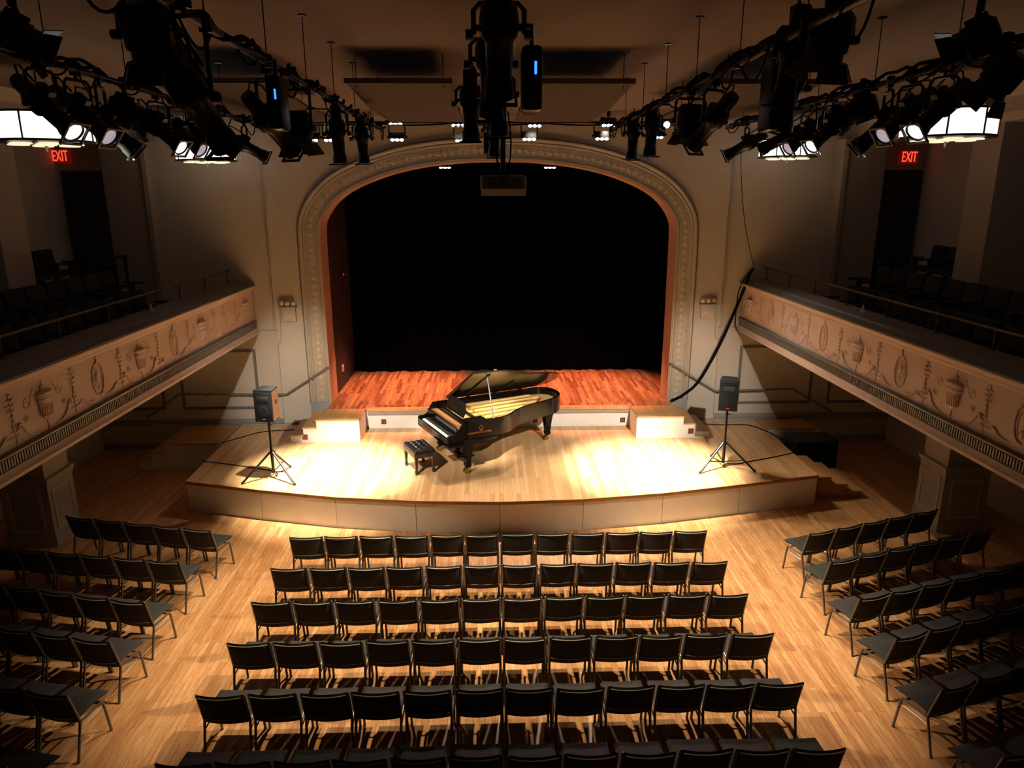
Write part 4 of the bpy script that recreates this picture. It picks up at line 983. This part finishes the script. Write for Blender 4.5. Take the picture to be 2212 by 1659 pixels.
# outer pipes: profile spots aimed towards the stage, one after the other
OL = [((97, 228), (0.7, -0.22, -0.62), 'lenslit', 'left outer pipe, nearest profile spotlight with bright lens'),
      ((175, 245), (0.7, -0.18, -0.58), 'lensdim', 'left outer pipe, second profile spotlight, dim lens'),
      ((226, 270), (0.66, 0.15, -0.66), 'lensoff', 'left outer pipe, third profile spotlight, dark lens'),
      ((345, 278), (0.72, -0.25, -0.6), 'lenslit', 'left outer pipe, fourth profile spotlight, bright lens over the small chandelier'),
      ((388, 288), (0.74, -0.2, -0.56), 'lensdim', 'left outer pipe, fifth profile spotlight, dim lens'),
      ((452, 300), (0.8, 0.35, -0.45), 'lensoff', 'left outer pipe, sixth profile spotlight, dark lens'),
      ((530, 315), (0.8, 0.5, -0.5), 'lensoff', 'left outer pipe, last profile spotlight nearest the stage')]
for (px, py), d, ln, lab in OL:
    p = at(px, py, x=-3.42); p.z = min(p.z, ZP-.30); ellipsoidal(p, d, lab, ln, h=max(.14, ZP-p.z-.08))
OR_ = [((2032, 232), (-0.7, -0.22, -0.62), 'lenslit', 'right outer pipe, nearest profile spotlight with bright lens'),
       ((1962, 240), (-0.7, -0.18, -0.58), 'lensdim', 'right outer pipe, second profile spotlight, dim lens'),
       ((1912, 268), (-0.66, 0.15, -0.66), 'lensoff', 'right outer pipe, third profile spotlight, dark lens'),
       ((1795, 272), (-0.72, -0.25, -0.6), 'lenslit', 'right outer pipe, fourth profile spotlight, bright lens'),
       ((1745, 285), (-0.74, -0.2, -0.56), 'lensdim', 'right outer pipe, fifth profile spotlight, dim lens'),
       ((1695, 295), (-0.8, 0.35, -0.45), 'lensoff', 'right outer pipe, sixth profile spotlight, dark lens'),
       ((1612, 308), (-0.8, 0.5, -0.5), 'lensoff', 'right outer pipe, last profile spotlight nearest the stage')]
for (px, py), d, ln, lab in OR_:
    p = at(px, py, x=3.38); p.z = min(p.z, ZP-.30); ellipsoidal(p, d, lab, ln, h=max(.14, ZP-p.z-.08))
for (px, py, x, d, lab) in ((272, 246, -3.42, (.75, .5, -.35), 'left outer pipe, round fresnel between the profile spotlights'), (1858, 238, 3.38, (-.75, .5, -.3), 'right outer pipe, round fresnel between the profile spotlights'),
                            (2165, 165, 3.38, (-.3, .5, -.7), 'right outer pipe, fresnel hanging nearest the right edge')):
    p = at(px, py, x=x); fresnel(p, d, lab, h=max(.15, ZP-p.z-.08))
for (px, py, x, d, lab) in ((38, 82, -3.42, (.6, .5, -.35), 'left outer pipe, fresnel standing above the pipe'), (2108, 88, 3.38, (-.6, .5, -.35), 'right outer pipe, fresnel standing above the pipe')):
    p = at(px, py, x=x); fresnel((p.x, p.y, p.z), d, lab, h=.16)
# inner pipes
IN = [(-1.95, (318, 72), (.05, .35, -.8), 'F', 'lensoff', 'inner left pipe, big fresnel at the top of the photo'),
      (-1.95, (375, 140), (.22, .5, -.75), 'E', 'lensoff', 'inner left pipe, upper profile spotlight with silvery collar'),
      (-1.70, (418, 212), (.25, .55, -.7), 'E', 'lensoff', 'inner left pipe, second profile spotlight'),
      (-1.9, (585, 268), (.35, .6, -.6), 'E', 'lensdim', 'inner left pipe, large profile spotlight by the blue lit unit'),
      (-1.85, (643, 280), (.05, .1, -.9), 'F', 'lensoff', 'inner left pipe, fresnel right of the blue lit unit'),
      (-1.85, (729, 290), (.02, .1, -.9), 'E', 'lenslit', 'inner left pipe, vertical profile spotlight, lit lens'),
      (-1.85, (782, 300), (.02, .1, -.9), 'E', 'lenslit', 'inner left pipe, vertical profile spotlight nearest the stage'),
      (1.85, (1790, 85), (-.05, .3, -.8), 'F', 'lensoff', 'inner right pipe, big fresnel at the top of the photo'),
      (1.80, (1712, 120), (-.05, .2, -.9), 'E', 'lensoff', 'inner right pipe, upper vertical profile spotlight'),
      (2.05, (1708, 190), (-.05, .2, -.9), 'E', 'lensoff', 'inner right pipe, second vertical profile spotlight'),
      (1.80, (1540, 262), (-.35, .6, -.6), 'E', 'lensoff', 'inner right pipe, large slanting profile spotlight'),
      (1.75, (1490, 262), (-.02, .1, -.9), 'F', 'lensoff', 'inner right pipe, fresnel left of the slanting spotlight'),
      (1.75, (1408, 278), (-.02, .1, -.9), 'E', 'lenslit', 'inner right pipe, vertical profile spotlight, lit lens'),
      (1.75, (1368, 292), (-.02, .1, -.9), 'E', 'lenslit', 'inner right pipe, vertical profile spotlight nearest the stage')]
for x, (px, py), d, kd, ln, lab in IN:
    p = at(px, py, x=x)
    if kd == 'E': ellipsoidal(p, d, lab, ln, h=min(.5, max(.16, ZP-p.z-.08)))
    else: fresnel(p, d, lab, ln, h=min(.5, max(.15, ZP-p.z-.08)))
# centre pipe
for (px, py, x, d, lab) in ((1070, 75, -.12, (0, .45, -.9), 'centre pipe, profile spotlight at the top of the photo'), (1066, 140, -.16, (0, .35, -.9), 'centre pipe, second profile spotlight from the top'),
                                (1020, 225, -.34, (.0, .1, -.9), 'centre pipe, slim profile spotlight on its left side'), (1078, 205, -.10, (0, .3, -.9), 'centre pipe, third profile spotlight from the top'),
                                (1075, 282, -.12, (.0, .25, -.9), 'centre pipe, profile spotlight just above the projector')):
    p = at(px, py, z=6.36); p.x = x; ellipsoidal(p, d, lab, h=.14)
    if x < -.3: MB().tube([(0, 0, .24), (.22, 0, .24)], .016, 6).build('side_arm', 'steel', SPOTS[-1])
# powered units with a blue light
def powered(px, py, x, lab, w_=.085, hh=.26):
    p = at(px, py, z=6.25); p.x = x; t = thing('lighting_unit', lab, 'lighting unit', p)
    b = MB().box(-w_, w_, -.12, .12, -hh, hh, bev=.025); b.build('case', 'steel', t)
    MB().box(w_*.2, w_*.2+.014, -.125, -.119, .02, .09).build('blue_light', 'blueled', t, smooth=0)
    top = max(.05, ZP-p.z); xp = min((-3.42, -1.82, -.12, 1.72, 3.38), key=lambda q: abs(q-x))-p.x
    MB().tube([(0, 0, hh-.02), (0, 0, max(hh+.02, top)), (xp, 0, max(hh+.02, top))], .016, 8).build('bracket', 'steel', t)
powered(1118, 175, .08, 'tall black unit with blue light beside the centre pipe', .06, .18)
powered(1058, 310, -.20, 'black unit with small blue light above the projector', .06, .14)
powered(622, 225, -1.75, 'black unit with blue light on the inner left pipe', .055, .19)
powered(1588, 215, 1.85, 'plain black unit hanging on the inner right pipe', .045, .22)
# LED bars
for i, (px, py, ln) in enumerate(((855, 268, 'ledwhite'), (990, 271, 'ledwhite'), (1155, 272, 'ledwhite'), (1314, 271, 'ledwhite'))):
    p = at(px, py-6, y=14.5); led_bar(p, f'lit LED bar on the batten, upper row, {ORD[i]} from the left', ln, h=.08)
for i, (px, py, ln) in enumerate(((673, 307, 'ledmix'), (715, 307, 'ledpink'), (858, 306, 'ledwhite'), (998, 308, 'ledmix'), (1143, 305, 'ledwhite'), (1300, 304, 'ledwhite'), (1418, 301, 'ledmix'), (1474, 298, 'ledpink'))):
    p = at(px, py-10, y=14.45); led_bar(p, f'lit LED bar below the batten, lower row, {ORD[i]} from the left', ln, h=.22)
for (px, lab) in ((961, 'left'), (1188, 'right')):
    p = at(px, 356, y=16.3); led_bar(p, f'lit pink LED bar just inside the arch top, {lab} one', 'ledpink', 10, h=7.0-p.z-.13)
for px, py, x, lab in ((661, 268, -2.3, 'left'), (1440, 268, 2.3, 'right')):
    p = at(px, py, x=x); t = thing('work_light', f'small glaring lamp head on the {lab} inner pipe', 'lamp', p)
    MB().box(-.06, .06, .0, .10, -.05, .07, bev=.01).build('case', 'steel', t); MB().ball((0, -.01, -.01), .045, sc=(1, .5, 1)).build('bulb', 'ledwhite', t)
    MB().tube([(0, .05, .06), (0, .05, ZP-p.z), (-math.copysign(.5, x), .05, ZP-p.z)], .012, 6).build('arm', 'steel', t)
# projector
p0 = at(1087, 396, y=7.6)
t = thing('projector', 'pale ceiling projector hanging in front of the arch top', 'projector', p0)
MB().box(-.232, .232, -.16, .22, -.085, .075, bev=.02).build('case', 'projw', t)
MB().box(-.205, .205, -.172, -.155, -.045, .068, bev=.008).build('rear_face', 'projgrey', t)
for x0, x1, z0, z1 in ((-.15, -.07, -.03, .055), (-.04, .055, -.03, .055), (.085, .16, 0, .05)):
    g = MB(); k = z0
    while k < z1: g.box(x0, x1, -.176, -.171, k, k+.006); k += .012
    g.build('vent', 'black', t, smooth=0)
MB().prism([(-.160, -.125), (-.150, -.125), (-.178, -.055), (-.19, -.06)], -.225, .225, lambda u, v, w_: Vector((w_, u, v))).box(-.225, .225, -.15, .2, -.125, -.085).build('base_plate', 'projw', t, smooth=0)
MB().tube([(.10, .22, 0), (.10, .25, 0)], .05, 16).build('lens', 'lensoff', t)
MB().box(.232, .262, -.03, .0, -.005, .008).build('antenna', 'chrome', t)
MB().tube([(0, .05, .07), (0, .05, ZP-p0.z)], .028, 10).lathe([(.10, .075), (.10, .09), (.03, .10)], 14, Matrix.Translation((0, .05, 0))).build('mount_pole', 'steel', t)
MB().tube(bez((-.03, .05, .09), (-.10, .02, .3), (-.05, .05, .7), 8), .010, 5).tube(bez((.03, .05, .09), (.12, .0, .3), (.05, .05, .7), 8), .008, 5).build('cable', 'cable', t)
